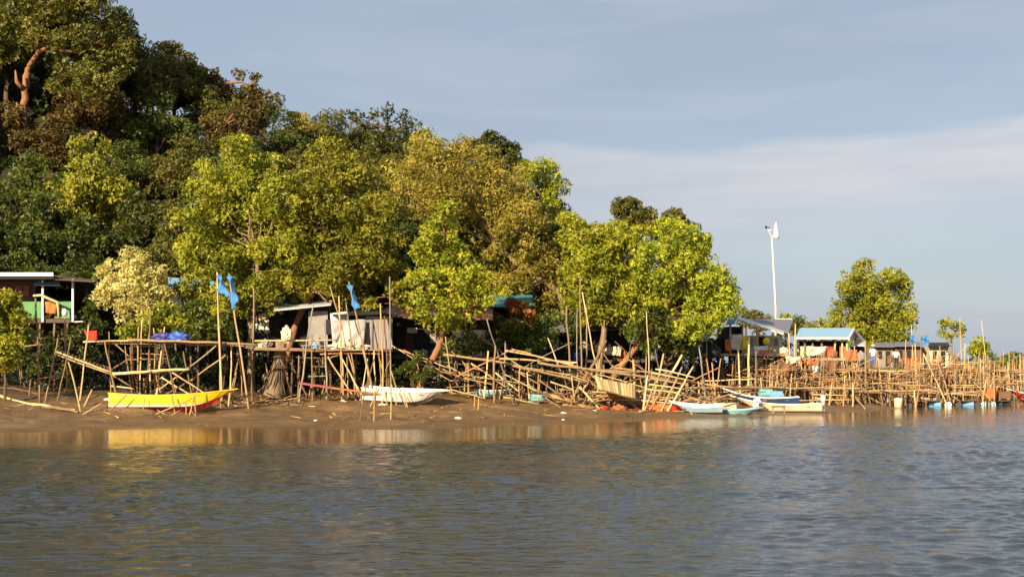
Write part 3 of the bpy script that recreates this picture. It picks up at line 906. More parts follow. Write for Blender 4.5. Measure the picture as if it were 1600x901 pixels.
# ------------------------------------------------------------------ boats
def boat(name, label, px_l, px_r, py_base, Yw, yaw=0.0, beam=1.5, depth=.55, rake=.22, sheer=.28, upper='white', lower='white', stripe=None, inner=None,
         rim=None, bow='right', heel=0.0, trim=0.0, thwarts=3, group=None, nx=18, cat='boat', flare=.72, base_z=None, motor=None):
    """open wooden boat: planked sides, bottom, rim, seats; lies between two photo columns at distance Yw"""
    A = P(px_l, py_base, Yw); B = P(px_r, py_base, Yw)
    Ln = abs(B.x - A.x) / math.cos(yaw); c = (A + B) / 2
    cz = c.z if base_z is None else base_z
    root = thing(name, label, cat, (c.x, c.y, cz), group)
    sgn = 1 if bow == 'right' else -1
    rot = Matrix.Rotation(yaw, 4, 'Z') @ Matrix.Rotation(trim, 4, 'Y') @ Matrix.Rotation(heel, 4, 'X')

    def W(x, y, z): v = rot @ Vector((x * sgn, y, z)); return (c.x + v.x, c.y + v.y, cz + v.z)

    def half(t): return beam / 2 * (1 - max(0, (t - .45) / .55) ** 2.2) * (.62 + .38 * min(1, t / .38))

    def xs(t, lv): return -Ln / 2 + t * Ln * (1 - rake * (1 - lv) * (1 if t > .3 else t / .3) * 1)

    def zg(t): return depth * (1 + .16 * max(0, 1 - t / .4) ** 2) + sheer * max(0, (t - .35) / .65) ** 2

    def zc(t): return depth * .30 + (zg(1) * .55) * max(0, (t - .6) / .4) ** 2.4

    def zk(t): return .0 + zg(1) * .42 * max(0, (t - .68) / .32) ** 2.2

    ts = [i / (nx - 1) for i in range(nx)]

    def strip(f1, f2):
        mb = MB()
        for sd_ in (-1, 1):
            vs = []; fs = []
            for t in ts:
                vs.append(W(*f1(t, sd_))); vs.append(W(*f2(t, sd_)))
            for i in range(nx - 1):
                q = (2 * i, 2 * i + 1, 2 * i + 3, 2 * i + 2); fs.append(q if sd_ < 0 else q[::-1])
            mb.add(vs, fs)
        return mb

    gun = lambda t, s_: (xs(t, 1), s_ * half(t), zg(t))
    s1 = .14
    chn = lambda t, s_: (xs(t, .30), s_ * half(t) * flare, zc(t))
    cm2 = lambda t, s_: (xs(t, .30 + s1), s_ * half(t) * (flare + (1 - flare) * s1), zc(t) + (zg(t) - zc(t)) * s1)
    kel = lambda t, s_: (xs(t, 0), s_ * .02, zk(t))
    gin = lambda t, s_: (xs(t, 1) * .985, s_ * max(0, half(t) - .05), zg(t))
    fin = lambda t, s_: (xs(t, .35) * .97, s_ * max(0, half(t) * flare - .06), min(zc(t) + .05, zg(t) - .04))
    mid = lambda t, s_: (xs(t, .35) * .97, 0, min(zc(t) + .03, zg(t) - .05))
    tr = W(*gun(0, -1)), W(*gun(0, 1)), W(*chn(0, 1)), W(*kel(0, 1)), W(*chn(0, -1))
    h = strip(gun, cm2 if stripe else chn); h.add(tr, [(0, 4, 3, 2, 1)])
    h.build('hull_side', upper, root, smooth=False)
    if stripe: strip(cm2, chn).build('painted_strake', stripe, root)
    strip(chn, kel).build('hull_bottom', lower, root)
    mi = strip(gin, fin); f_ = strip(fin, mid); mi.add(f_.v, f_.f)
    q = [W(*gin(0, -1)), W(*gin(0, 1)), W(*fin(0, 1)), W(*mid(0, 1)), W(*fin(0, -1))]
    mi.add([(p[0], p[1], p[2]) for p in q], [(0, 1, 2, 3, 4)]); mi.build('inner_planking', inner or upper, root)
    rm = MB()
    for sd_ in (-1, 1):
        pts = [W(xs(t, 1), sd_ * max(0.015, half(t) - .02), zg(t) + .02) for t in ts]
        for i in range(nx - 1): rm.beam(pts[i], pts[i + 1], .085, .06)
    rm.beam(W(*gun(0, -1)), W(*gun(0, 1)), .07, .06)
    rm.build('rim', rim or upper, root)
    for k in range(thwarts):
        t = .15 + .55 * k / max(1, thwarts - 1); hb = half(t) * .93; z = zg(t) - .13
        q = MB(); a = W(xs(t, 1), -hb, z); b = W(xs(t, 1), hb, z); q.beam(a, b, .24, .035); q.build('seat', 'plank', root)
    dk = [W(xs(t, 1) * .99, s_ * max(.01, half(t) - .04), zg(t) - .03) for t in (.84, .97) for s_ in (-1, 1)]
    MB().slab([dk[0], dk[1], dk[3], dk[2]], .02).build('foredeck', upper, root)
    if motor:
        m = MB(); x0 = -Ln / 2 - .12; m.ellipsoid(W(x0, 0, zg(0) + .32), (.17, .14, .24), 10, 7)
        m.tube([W(x0, 0, zg(0) + .2), W(x0 - .05, 0, .1)], [.07, .045], 6); m.tube([W(x0, 0, zg(0) + .3), W(x0 + .5, .1, zg(0) + .38)], [.025, .02], 5)
        m.build('outboard_motor', motor, root, smooth=True)
    return root


boat('wooden_boat', 'bright yellow wooden boat with red bottom lying under the left bamboo frame', 173, 371, 648, 77.6, beam=1.55, depth=.86, sheer=.38, rake=.16,
     upper='yellow', lower='red', stripe='white', inner='cream', rim='yellow', base_z=gz(-18.6, 77.6) - .02, flare=.84, heel=R(-3))
boat('wooden_boat', 'white wooden boat on the mud, bow pointing right, below the leaning trunk', 568, 704, 636, 81.5, yaw=R(-16), beam=1.7, depth=.80, sheer=.14, rake=.2,
     upper='white', lower='grey', inner='white', rim='white', base_z=gz(-6, 81.5) - .02, heel=R(6), trim=R(2))
boat('wooden_boat', 'small pale blue boat behind two thin posts right of the white boat', 744, 806, 619, 86.5, yaw=R(8), beam=1.1, depth=.42, sheer=.12, upper='skyblue', lower='white', inner='skyblue', rim='white', base_z=gz(-1.0, 86.5) - .02, thwarts=2)
boat('wooden_boat', 'little turquoise hull half hidden by the collapsed poles', 830, 862, 622, 85.5, yaw=R(15), beam=1.0, depth=.42, sheer=.1, upper='teal', lower='teal', inner='skyblue', rim='skyblue', base_z=gz(1.8, 85.5) - .02, thwarts=1)
boat('wooden_boat', 'blue and white boat beside the tilted pole rack', 1046, 1128, 641, 83.6, yaw=R(-10), beam=1.05, depth=.40, sheer=.32, upper='skyblue', lower='white', inner='white', rim='white', bow='left', base_z=gz(11, 83.6), heel=R(10), thwarts=2)
boat('wooden_boat', 'green and white boat with its bow on the mud next to the tilted rack', 1076, 1150, 637, 86.8, yaw=R(-22), beam=1.2, depth=.45, sheer=.35, upper='cream', lower='cream', stripe='green', inner='green', rim='cream', bow='left', base_z=gz(12.5, 86.8), thwarts=2)
boat('wooden_boat', 'long boat with dark navy topsides lying behind the white boat', 1124, 1246, 634, 90.5, yaw=R(-9), beam=1.4, depth=.55, sheer=.75, upper='navy', lower='white', inner='skyblue', rim='white', bow='left', base_z=gz(15.6, 90.5) + .04, rake=.25)
boat('wooden_boat', 'long white boat with an outboard motor, turquoise box ahead of it, at the water edge', 1138, 1282, 645, 87.6, yaw=R(-4), beam=1.5, depth=.50, sheer=.62, upper='cream', lower='white', stripe='cream', inner='white', rim='white', bow='left', base_z=.02, rake=.22, motor='white_plastic')
boat('wooden_boat', 'turquoise flat boat floating in front of the long white boat', 1118, 1192, 645, 84.4, yaw=R(4), beam=1.05, depth=.36, sheer=.16, upper='teal', lower='red', stripe='white', inner='white', rim='skyblue', base_z=-.06, thwarts=1)
boat('wooden_boat', 'red boat with white rim at the right edge of the view', 1574, 1650, 631, 107, yaw=R(-6), beam=1.7, depth=.75, sheer=.45, upper='red', lower='darkred', stripe='white', inner='skyblue', rim='white', bow='left', base_z=-.05)
boat('wooden_boat', 'yellow boat pulled up among the far stakes', 1486, 1528, 613, 111, yaw=R(-14), beam=1.3, depth=.5, sheer=.3, upper='yellow', lower='yellow', inner='cream', rim='yellow', bow='left', base_z=gz(35, 111) + .1)
boat('wooden_boat', 'whitish narrow boat pulled up left of the yellow far boat', 1438, 1484, 614, 109, yaw=R(12), beam=1.2, depth=.45, sheer=.4, upper='white', lower='white', inner='white', rim='white', base_z=gz(32, 109) + .1)
boat('wooden_boat', 'cream boat lying above the drum raft', 1400, 1446, 617, 106, yaw=R(8), beam=1.2, depth=.45, sheer=.2, upper='cream', lower='cream', inner='cream', rim='cream', base_z=gz(29.5, 106) + .1)
boat('wooden_boat', 'brown cream boat close behind the drum raft', 1424, 1476, 624, 104.5, yaw=R(4), beam=1.2, depth=.42, sheer=.2, upper='cream', lower='net_orange', inner='plank', rim='cream', bow='left', base_z=gz(30.5, 104.5))

# ------------------------------------------------------------------ cloths and tarps
def cloth(name, corners, mat, parent=None, wave=.06, n=9, th=.015, seed=0, origin=None):
    """corners tl, tr, br, bl as world points; a rumpled sheet with real thickness"""
    g = random.Random(seed); tl, tr, br, bl = [Vector(c) for c in corners]
    nrm = (tr - tl).cross(bl - tl).normalized(); p1, p2, p3 = [g.uniform(0, 6.28) for _ in range(3)]
    vs = []
    for side in (0, 1):
        for j in range(n):
            for i in range(n):
                u = i / (n - 1); v = j / (n - 1)
                p = tl.lerp(tr, u).lerp(bl.lerp(br, u), v)
                w = (math.sin(u * 9 + p1 + v * 3) * .6 + math.sin(v * 7 + p2 - u * 4) * .5 + math.sin((u + v) * 15 + p3) * .25) * wave
                vs.append(p + nrm * (w + side * th) + Vector((0, 0, -1)) * abs(w) * .4)
    fs = []
    for s_ in (0, 1):
        for j in range(n - 1):
            for i in range(n - 1):
                a = s_ * n * n + j * n + i; q = (a, a + 1, a + n + 1, a + n); fs.append(q if s_ else q[::-1])
    ring = [i for i in range(n)] + [j * n + n - 1 for j in range(1, n)] + [n * n - 1 - i for i in range(1, n)] + [(n - 1 - j) * n for j in range(1, n - 1)]
    for a, b in zip(ring, ring[1:] + ring[:1]): fs.append((a, b, b + n * n, a + n * n))
    return MB().add(vs, fs).build(name, mat, parent, origin, smooth=True)


def heap(name, c, r, mat, label, cat, seed=0, group=None):
    """a crumpled heap: lumpy closed dome"""
    g = random.Random(seed); mb = MB(); mb.ellipsoid((0, 0, 0), (1, 1, 1), 18, 12); vs = []
    for v in mb.v:
        k = 1 + .16 * math.sin(v[0] * 5 + seed) * math.cos(v[1] * 6 + seed * 2) + .12 * math.sin(v[2] * 9 + v[0] * 7) + g.uniform(-.05, .05)
        vs.append((c[0] + v[0] * r[0] * k, c[1] + v[1] * r[1] * k, c[2] + v[2] * r[2] * k))
    mb.v = vs
    return tag(mb.build(name, mat, None, smooth=False), label, cat, group)


# ------------------------------------------------------------------ houses on the left and in the wood
def bx(px0, px1, py0, py1, Y, dep):
    """box args from its front face in the photo (distance Y) and its depth"""
    a = P(px0, py1, Y); b = P(px1, py0, Y)
    return (a.x, b.x, Y, Y + dep, a.z, b.z)


def stilts(root, px0, px1, py_top, Y, dep, n, mat='bamboo_dark', r=.08, rows=2):  # dark wood by default, painting in the shade under the floors
    for j in range(rows):
        for i in range(n):
            x = P(px0 + (px1 - px0) * (i + .5) / n, 0, Y).x + random.uniform(-.2, .2); y = Y + .15 + (dep - .3) * j / max(1, rows - 1)
            z1 = P(0, py_top, Y).z
            pole((x + random.uniform(-.15, .15), y, gz(x, y) - .3), (x, y, z1), r, mat, root, 'stilt', .9)


h = thing('stilt_house', 'maroon stilt house with flat white-edged roof and green rail at the far left', 'house', tuple(P(60, 600, 88)))
MB().box(*bx(-60, 56, 437, 470, 89.5, 4)).build('wall', 'maroon', h)
MB().box(*bx(-60, 116, 498, 504, 88, 6)).build('floor', 'plank_dark', h)
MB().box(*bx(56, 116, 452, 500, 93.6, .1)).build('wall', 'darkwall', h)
MB().box(*bx(-70, 84, 431.5, 436, 86.7, 7)).build('roof', 'roof_dark', h)
MB().box(*bx(-70, 83, 425.5, 431.3, 86.6, .12)).build('roof_edge', 'white', h)
MB().slab([P(83, 437, 86.8), P(148, 441, 86.8), P(148, 435, 92), P(83, 431, 92)], .05).build('porch_roof', 'plank_dark', h)
MB().slab([P(54, 446, 87.6), P(94, 447, 87.6), P(94, 434, 88.6), P(54, 433, 88.6)], .05).build('awning', 'roof_blue', h)
for a in (67, 114): MB().tube([P(a, 503, 87.9), P(a, 436, 87.9)], .085, 8).build('porch_post', 'white', h)
MB().box(*bx(30, 66, 471, 497, 87.95, .06)).build('railing', 'green', h); MB().box(*bx(85, 113, 471, 497, 87.95, .06)).build('railing', 'green', h)
for a in (8, 30, 42): w_ = MB().box(*bx(a - 6, a + 4, 446, 462, 89.42, .05)).build('shutter', 'darkred', h)
stilts(h, -50, 116, 503, 88, 5, 7)
tag(cloth('hanging_cloth', [P(70, 470, 87.6), P(89, 472, 87.6), P(87, 490, 87.5), P(72, 488, 87.5)], 'orange_cloth', seed=3), 'orange red cloth hanging over the green rail', 'cloth')
tag(MB().tube([P(52, 462, 87), P(64, 461, 87), P(75, 466, 87), P(90, 472, 87), P(92, 497, 87)], [.07, .09, .09, .1, .08], 6).build('bent_branch', 'bamboo_pale', None, smooth=True), 'pale bent branch in front of the orange cloth', 'branch')

rt = thing('fishing_hut', 'deep blue sheet roofed hut behind the first broad green tree', 'hut', tuple(P(300, 560, 93)))
MB().slab([P(262, 450, 92), P(340, 456, 92), P(340, 441, 94.5), P(262, 434, 94.5)], .06).build('roof', 'roof_blue', rt)
MB().box(*bx(268, 334, 453, 520, 92.6, 2.4)).build('wall', 'darkwall', rt); stilts(rt, 268, 334, 520, 92.6, 2.4, 4)
rt = thing('fishing_hut', 'hut with a bright blue sheet roof behind the leaning forked trunk', 'hut', tuple(P(450, 560, 91)))
MB().slab([P(418, 486, 90), P(484, 484, 90), P(484, 468, 93), P(414, 468, 93)], .06).build('roof', 'roof_deepblue', rt)
MB().box(*bx(384, 484, 486, 540, 90.8, 3)).build('wall', 'darkwall', rt)
MB().box(*bx(386, 402, 492, 518, 90.74, .05)).build('window', 'white', rt); MB().box(*bx(404, 420, 490, 515, 90.74, .05)).build('window', 'cream', rt)
MB().box(*bx(440, 452, 494, 538, 90.74, .05)).build('door', 'darkwall', rt)
stilts(rt, 384, 484, 540, 90.8, 3, 5)

sh = thing('fishing_shack', 'grey shack with lean-to roof and plastic sheeting wall on the middle deck', 'shack', tuple(P(540, 560, 86)))
MB().slab([P(428, 486, 85.2), P(517, 477, 85.2), P(520, 470, 88.5), P(428, 478, 88.5)], .05).build('roof', 'roof_white', sh)
MB().box(*bx(482, 512, 486, 544, 86.2, .12)).build('wall', 'grey', sh)
MB().box(*bx(509, 518, 499, 522, 86.12, .06)).build('window', 'darkwall', sh)
cloth('plastic_sheet', [P(518, 500, 85.6), P(572, 498, 85.6), P(568, 541, 85.3), P(520, 541, 85.3)], 'grey_tarp', sh, .10, 13, seed=5)
cloth('plastic_sheet', [P(516, 489, 86.0), P(542, 486, 86.0), P(546, 512, 86.0), P(520, 540, 86.0)], 'white_cloth', sh, .08, 9, seed=6)
MB().box(*bx(571, 613, 494, 546, 86, .06)).build('side_wall', 'corr_grey', sh)
MB().slab([P(520, 494, 85.4), P(616, 490, 85.4), P(616, 480, 89), P(520, 484, 89)], .06).build('rear_roof', 'roof_dark', sh)
MB().box(*bx(482, 613, 545, 549, 85.6, 4)).build('floor', 'plank_dark', sh); stilts(sh, 482, 613, 548, 85.8, 3.8, 6)
heap('tarp_heap', P(543, 541, 84.6), (1.15, .5, .28), 'cream_tarp', 'pale folded tarpaulin lying on the middle deck before the plastic sheeting', 'tarpaulin', 3)

dh = thing('stilt_house', 'dark stilt house with rusty eave behind the narrow bright tree', 'house', tuple(P(700, 560, 92)))
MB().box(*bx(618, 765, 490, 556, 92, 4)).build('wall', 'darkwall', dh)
MB().slab([P(612, 496, 90.6), P(770, 500, 90.6), P(770, 474, 94), P(612, 470, 94)], .08).build('roof', 'roof_rust', dh)
MB().box(*bx(636, 652, 512, 520, 91.94, .05)).build('window', 'cream', dh); MB().box(*bx(672, 688, 510, 536, 91.94, .05)).build('window', 'grey', dh)
MB().box(*bx(632, 646, 522, 550, 91.94, .05)).build('door', 'maroon', dh); MB().box(*bx(612, 770, 556, 560, 90.4, 6)).build('floor', 'plank_dark', dh)
stilts(dh, 612, 770, 559, 90.6, 5, 9)
rh = thing('stilt_house', 'crimson painted house under the golden domed tree', 'house', tuple(P(795, 560, 94)))
MB().box(*bx(764, 826, 476, 545, 94, 3)).build('wall', 'darkred', rh)
MB().box(*bx(764, 802, 497, 513, 93.2, .1)).build('balcony', 'red', rh); MB().box(*bx(770, 800, 506, 509, 93.1, .08)).build('rail', 'white', rh)
MB().slab([P(752, 480, 92.6), P(832, 480, 92.6), P(832, 462, 95.5), P(752, 462, 95.5)], .06).build('roof', 'roof_teal', rh)
MB().box(*bx(778, 790, 484, 496, 93.94, .05)).build('window', 'darkwall', rh); MB().box(*bx(806, 818, 486, 510, 93.94, .05)).build('window', 'orange', rh)
stilts(rh, 766, 824, 545, 94, 3, 4)
dk = thing('stilt_house', 'low dark boathouse with pale sheet eave under the right-hand canopies', 'house', tuple(P(960, 560, 94)))
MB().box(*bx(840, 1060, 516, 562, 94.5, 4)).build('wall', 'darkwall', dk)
MB().slab([P(836, 520, 93), P(1066, 512, 93), P(1066, 490, 97), P(836, 496, 97)], .06).build('roof', 'roof_grey', dk)
for a in (925, 948, 1002): MB().slab([P(a, 496, 92.6), P(a + 24, 494, 92.6), P(a + 24, 486, 94.6), P(a, 488, 94.6)], .05).build('roof_sheet', 'roof_white', dk)
for a, m_ in ((862, 'white'), (905, 'cream'), (1010, 'white'), (1036, 'cream')): MB().box(*bx(a, a + 11, 528, 545, 94.43, .05)).build('window', m_, dk)
MB().box(*bx(836, 1066, 562, 566, 93, 5)).build('floor', 'plank_dark', dk); stilts(dk, 840, 1060, 565, 93.2, 4.6, 12)
for i, (a, b, c_, d_, m_, lab) in enumerate([(984, 522, 1010, 540, 'cream_tarp', 'cream tarpaulin strung up left of the white sheet under the canopy'), (1008, 520, 1034, 546, 'white_cloth', 'white sheet hung beneath the right-hand canopy'),
                                           (942, 540, 972, 556, 'cream_tarp', 'pale rag strung over a pole above the collapsed walkway')]):
    tag(cloth('hung_sheet', [P(a, b + 3, 92), P(c_, b, 92), P(c_ - 2, d_, 91.8), P(a + 3, d_ - 4, 91.8)], m_, seed=20 + i, wave=.1), lab, 'sheet')

# house with the teal gable
th = thing('stilt_house', 'fishing house with teal gable sheet and long whitish sloping roof', 'house', tuple(P(1185, 560, 100)))
MB().slab([P(1134, 508, 99), P(1147, 506.5, 99), P(1154, 492, 100.5), P(1140, 494, 100.5)], .06).build('gable_sheet', 'roof_teal', th)
MB().slab([P(1152, 500, 98.6), P(1224, 523, 98.6), P(1224, 519, 101), P(1156, 497, 101)], .10).build('roof', 'roof_white', th)
MB().slab([P(1163, 502, 101.4), P(1232, 521, 101.4), P(1239, 500, 106), P(1166, 500, 106)], .08).build('rear_roof', 'roof_grey', th)
MB().box(*bx(1214, 1238, 497.5, 499.8, 105.8, .2)).build('ridge_cap', 'white', th)
MB().box(*bx(1136, 1160, 510, 552, 100.6, 5)).build('wall', 'darkwall', th)
MB().box(*bx(1160, 1222, 524, 552, 101.8, 4)).build('wall', 'cream', th)
for a, b, c_, d_, m_ in ((1166, 528, 1176, 542, 'teal'), (1186, 526, 1196, 540, 'darkwall'), (1206, 528, 1216, 540, 'grey')): MB().box(*bx(a, c_, b, d_, 101.74, .05)).build('window', m_, th)
for a in (1141, 1160, 1183, 1207): MB().tube([P(a, 553, 99.4), P(a, 506 + max(0, a - 1160) * .32, 99.4)], .07, 6).build('porch_post', 'bamboo_pale', th)
MB().box(*bx(1078, 1232, 552, 556, 97, 9)).build('floor', 'plank', th); stilts(th, 1080, 1230, 555, 97.2, 8, 13, 'bamboo_dark', .07, 3)
MB().box(*bx(1082, 1138, 528, 553, 102, 3)).build('annex_wall', 'darkwall', th)
for i, (a, b, c_, d_, Y_, m_, nm, lab, ct) in enumerate([
    (1142, 522, 1160, 546, 98.6, 'cream_tarp', 'hung_sheet', 'pale yellow sheet hung on the porch of the teal-gabled house', 'sheet'),
    (1160, 524, 1170, 545, 98.5, 'yellow_cloth', 'hung_cloth', 'narrow yellow green cloth right of the pale yellow sheet', 'cloth'),
    (1133, 530, 1142, 548, 98.4, 'orange_cloth', 'hung_cloth', 'orange brown cloth left of the pale yellow sheet', 'cloth'),
    (1047, 540, 1064, 555, 95.6, 'blue_tarp', 'hung_cloth', 'deep blue tarpaulin hanging in the dark left of the white canopy', 'tarpaulin'),
    (1087, 534, 1098, 556, 95.6, 'navy', 'hung_cloth', 'navy cloth hanging under the white canopy', 'cloth'),
    (1074, 530, 1082, 550, 95.8, 'cream_tarp', 'hung_cloth', 'pale pink towel left of the navy cloth', 'towel'),
    (1178, 540, 1200, 552, 98.0, 'white_cloth', 'hung_cloth', 'white cloth over the rail below the yellow ball float', 'cloth'),
    (1186, 546, 1202, 556, 97.4, 'orange_cloth', 'hung_cloth', 'salmon orange net draped over the deck edge by the teal-gabled house', 'net')]):
    tag(cloth(nm, [P(a, b, Y_), P(c_, b, Y_), P(c_, d_, Y_ - .1), P(a, d_, Y_ - .1)], m_, seed=40 + i, wave=.08), lab, ct)
m_ = MB(); c = P(1197, 533, 98); m_.ellipsoid(tuple(c), (.24, .24, .26), 12, 8); m_.tube([c + Vector((0, 0, .22)), c + Vector((0, 0, .55))], .03, 5)
tag(m_.build('ball_float', 'yellow_cloth', None, smooth=True), 'yellow ball float hung under the whitish sloping roof', 'float')
cn = thing('canopy', 'small white sheet canopy on two posts in front of the annex', 'canopy', tuple(P(1092, 575, 95)))
cloth('sheet', [P(1086, 520, 96), P(1104, 518, 96), P(1107, 532, 94.6), P(1081, 532, 94.6)], 'white_cloth', cn, .05, 9, seed=77)
for a in (1084, 1104): pole(P(a, 580, 95), P(a, 530, 95), .05, 'bamboo_pale', cn, 'post')
heap('crab_basket', P(1114, 548, 95.6), (.5, .4, .5), 'net_dark', 'round dark crab basket right of the white canopy', 'basket', 9)

# blue roofed hut
bh = thing('stilt_hut', 'open stilt hut with light blue gabled sheet roof and white eave', 'hut', tuple(P(1296, 590, 104)))
Yb = 104
MB().slab([P(1242, 529, Yb - .6), P(1325, 529, Yb - .6), P(1334, 513.5, Yb + 1.6), P(1250, 513.5, Yb + 1.6)], .06).build('roof_front', 'roof_blue', bh)
MB().slab([P(1250, 513.3, Yb + 1.68), P(1334, 513.3, Yb + 1.68), P(1346, 528, Yb + 3.9), P(1262, 528, Yb + 3.9)], .06).build('roof_back', 'roof_blue', bh)
MB().box(*bx(1242, 1325, 526.8, 529.8, Yb - .72, .08)).build('eave_board', 'white', bh)
a, b, c_ = P(1325, 529, Yb - .3), P(1333, 515, Yb + 1.6), P(1341, 528, Yb + 3.6)
MB().add([a, b, c_, a + Vector((-.1, 0, 0)), b + Vector((-.1, 0, 0)), c_ + Vector((-.1, 0, 0))], [(0, 1, 2), (5, 4, 3), (0, 2, 5, 3), (0, 3, 4, 1), (1, 4, 5, 2)]).build('gable', 'roof_rust', bh)
MB().beam(P(1326, 530, Yb - .7), P(1334.5, 514.5, Yb + 1.6), .12, .2).beam(P(1334.5, 514.5, Yb + 1.6), P(1350, 533, Yb + 3.8), .12, .2).build('barge_board', 'white', bh)
MB().box(*bx(1248, 1322, 532, 558, Yb + 2.6, .1)).build('rear_wall', 'darkwall', bh)
for a, w_, m_ in ((1250, 12, 'cream'), (1280, 10, 'net_brown'), (1292, 14, 'red'), (1312, 12, 'orange')): MB().box(*bx(a, a + w_, 541, 558, Yb + .1, .08)).build('side_panel', m_ if m_ != 'orange' else 'net_orange', bh)
for a in (1247, 1258, 1270, 1284, 1305, 1316, 1323): pole(P(a, 562, Yb), P(a, 530, Yb), .075, 'bamboo_pale', bh, 'post', .95)
MB().box(*bx(1238, 1345, 559, 563, Yb - .8, 5)).build('floor', 'plank', bh); stilts(bh, 1240, 1344, 562, Yb - .7, 4.6, 10, 'bamboo', .07, 3)
ph = thing('stilt_hut', 'small hut with low grey roof right of the blue-roofed hut', 'hut', tuple(P(1356, 590, 106)))
MB().slab([P(1334, 540, 105.6), P(1352, 541, 105.6), P(1352, 534, 108), P(1336, 533, 108)], .06).build('roof', 'roof_white', ph)
MB().box(*bx(1336, 1350, 541, 572, 106.4, 1.5)).build('wall', 'darkwall', ph); stilts(ph, 1336, 1350, 572, 106.4, 1.5, 2)
for i, (x0, x1, y0, m1, m2, lab) in enumerate([(1398, 1440, 535, 'roof_grey', 'plank', 'low hut with grey purple roof left of the little forked tree'), (1452, 1482, 536, 'roof_dark', 'cream', 'low hut with dark roof and pale wall behind the little forked tree'), (1366, 1396, 536, 'roof_grey', 'greywood', 'low grey brown hut behind the person in blue shorts')]):
    q = thing('stilt_hut', lab, 'hut', tuple(P(x0, 585, 116)))
    MB().slab([P(x0 - 2, y0 + 6, 115), P(x1 + 2, y0 + 6, 115), P(x1, y0, 117.5), P(x0, y0, 117.5)], .06).build('roof', m1, q)
    MB().box(*bx(x0, x1, y0 + 6, 574, 115.6, 2.4)).build('wall', m2, q)
    MB().box(*bx(x0 + 6, x0 + 12, y0 + 12, y0 + 24, 115.54, .05)).build('window', 'darkwall', q); MB().box(*bx(x0 + 18, x0 + 25, y0 + 12, y0 + 36, 115.54, .05)).build('door', 'darkwall', q)
    stilts(q, x0, x1, 574, 115.6, 2.4, 4)

# ------------------------------------------------------------------ lamp mast
b = P(1212, 575, 116)
lm = thing('lamp_mast', 'very tall pale mast with a white lamp head rising behind the teal-gabled house', 'lamp mast', (b.x, b.y, gz(b.x, b.y)))
MB().tube([(b.x, b.y, gz(b.x, b.y) - .3), tuple(P(1212, 480, 116)), tuple(P(1206, 371, 116))], [.12, .095, .07], 10).build('pole', 'metal', lm, smooth=True)
m = MB(); m.beam(P(1205, 370, 116), P(1198, 353, 116), .08, .08); m.beam(P(1206, 370, 116), P(1214, 367, 116), .1, .1); m.build('bracket', 'metal', lm)
m = MB(); m.tube([P(1213.5, 373, 116), P(1213, 368, 116), P(1212, 356, 116), P(1212.5, 347, 116)], [.20, .24, .16, .02], 10); lh = m.build('lamp_head', 'white_plastic', lm, smooth=True)
MB().slab([P(1196, 353, 115.8), P(1203, 357, 115.8), P(1202, 360, 116.5), P(1195, 356, 116.5)], .05).build('solar_panel', 'navy', lm)
MB().ellipsoid(tuple(P(1203, 360, 116)), (.16, .16, .12), 8, 6).build('small_lamp', 'white_plastic', lm, smooth=True)

# ------------------------------------------------------------------ flags
def flagpole(label, top, foot, fl, Y=None, r=.05):
    b = hit(*foot) if Y is None else P(foot[0], foot[1], Y)
    a = P(top[0], top[1], b.y); root = thing('flag_pole', label, 'flag', tuple(b))
    d = (b - a).normalized(); pole(b + d * .35, a, r, 'bamboo_pale', root, 'pole', .6, amt=.006)
    cloth('flag', [P(x, y, b.y + dy) for x, y, dy in fl], 'flag_blue', root, .16, 14, seed=int(top[0]))


flagpole('leaning bamboo pole with a drooping blue flag, left of the pair above the yellow boat', (339, 425), (347, 616), [(341, 427, 0), (345, 431, -.2), (361, 463, -.5), (342, 457, 0)], 80.3, .07)
flagpole('bamboo pole with a narrow blue flag, right of the pair above the yellow boat', (357, 427), (389, 640), [(358, 428, 0), (361, 432, -.2), (371, 470, -.3), (366, 484, 0)], None, .07)
flagpole('bamboo pole with a limp blue flag beside the plastic sheeting shack', (545, 440), (582, 606), [(545, 442, 0), (550, 447, -.2), (560, 481, -.3), (556, 483, 0)], 82.5, .06)
flagpole('thin pole with a small blue flag just right of the tall lone tree', (1424, 508), (1428, 590), [(1421, 524, 0), (1429, 523, -.1), (1430, 536, -.2), (1424, 537, 0)], 112, .04)
flagpole('thin pole with a wide blue flag above the low far hut', (1438, 515), (1440, 590), [(1438, 525, 0), (1450, 523, -.1), (1452, 535, -.2), (1441, 537, 0)], 111, .04)

# ------------------------------------------------------------------ left bamboo frame (one structure, many poles)
lf = thing('landing_stage', 'tall bamboo landing frame with long top rail and ramp standing over the yellow boat', 'bamboo frame', tuple(P(235, 625, 80)))
for (xt, yt, xb, yb, Y_, r_) in [(164, 532, 183, 620, 79.6, .062), (195, 540, 207, 620, 80.8, .05), (203, 542, 210, 618, 81, .05), (217, 510, 214, 618, 81.2, .065), (236, 482, 227, 618, 81.6, .055),
                                 (257, 510, 245, 618, 81.4, .055), (241, 512, 243, 618, 82, .045), (257, 536, 273, 620, 79.8, .062), (286, 549, 301, 622, 80.2, .058), (362, 535, 358, 618, 81.5, .055), (342, 500, 345, 618, 81.2, .055),
                                 (170, 518, 174, 610, 82.4, .045), (222, 500, 218, 618, 82.6, .05), (233, 520, 236, 616, 82.8, .05), (250, 520, 247, 616, 82.9, .05), (376, 538, 366, 612, 82.2, .05)]:
    stake(xt, yt, xb, yb, Y_, r_, parent=lf, mat=random.choice(('bamboo', 'bamboo_pale', 'bamboo')))
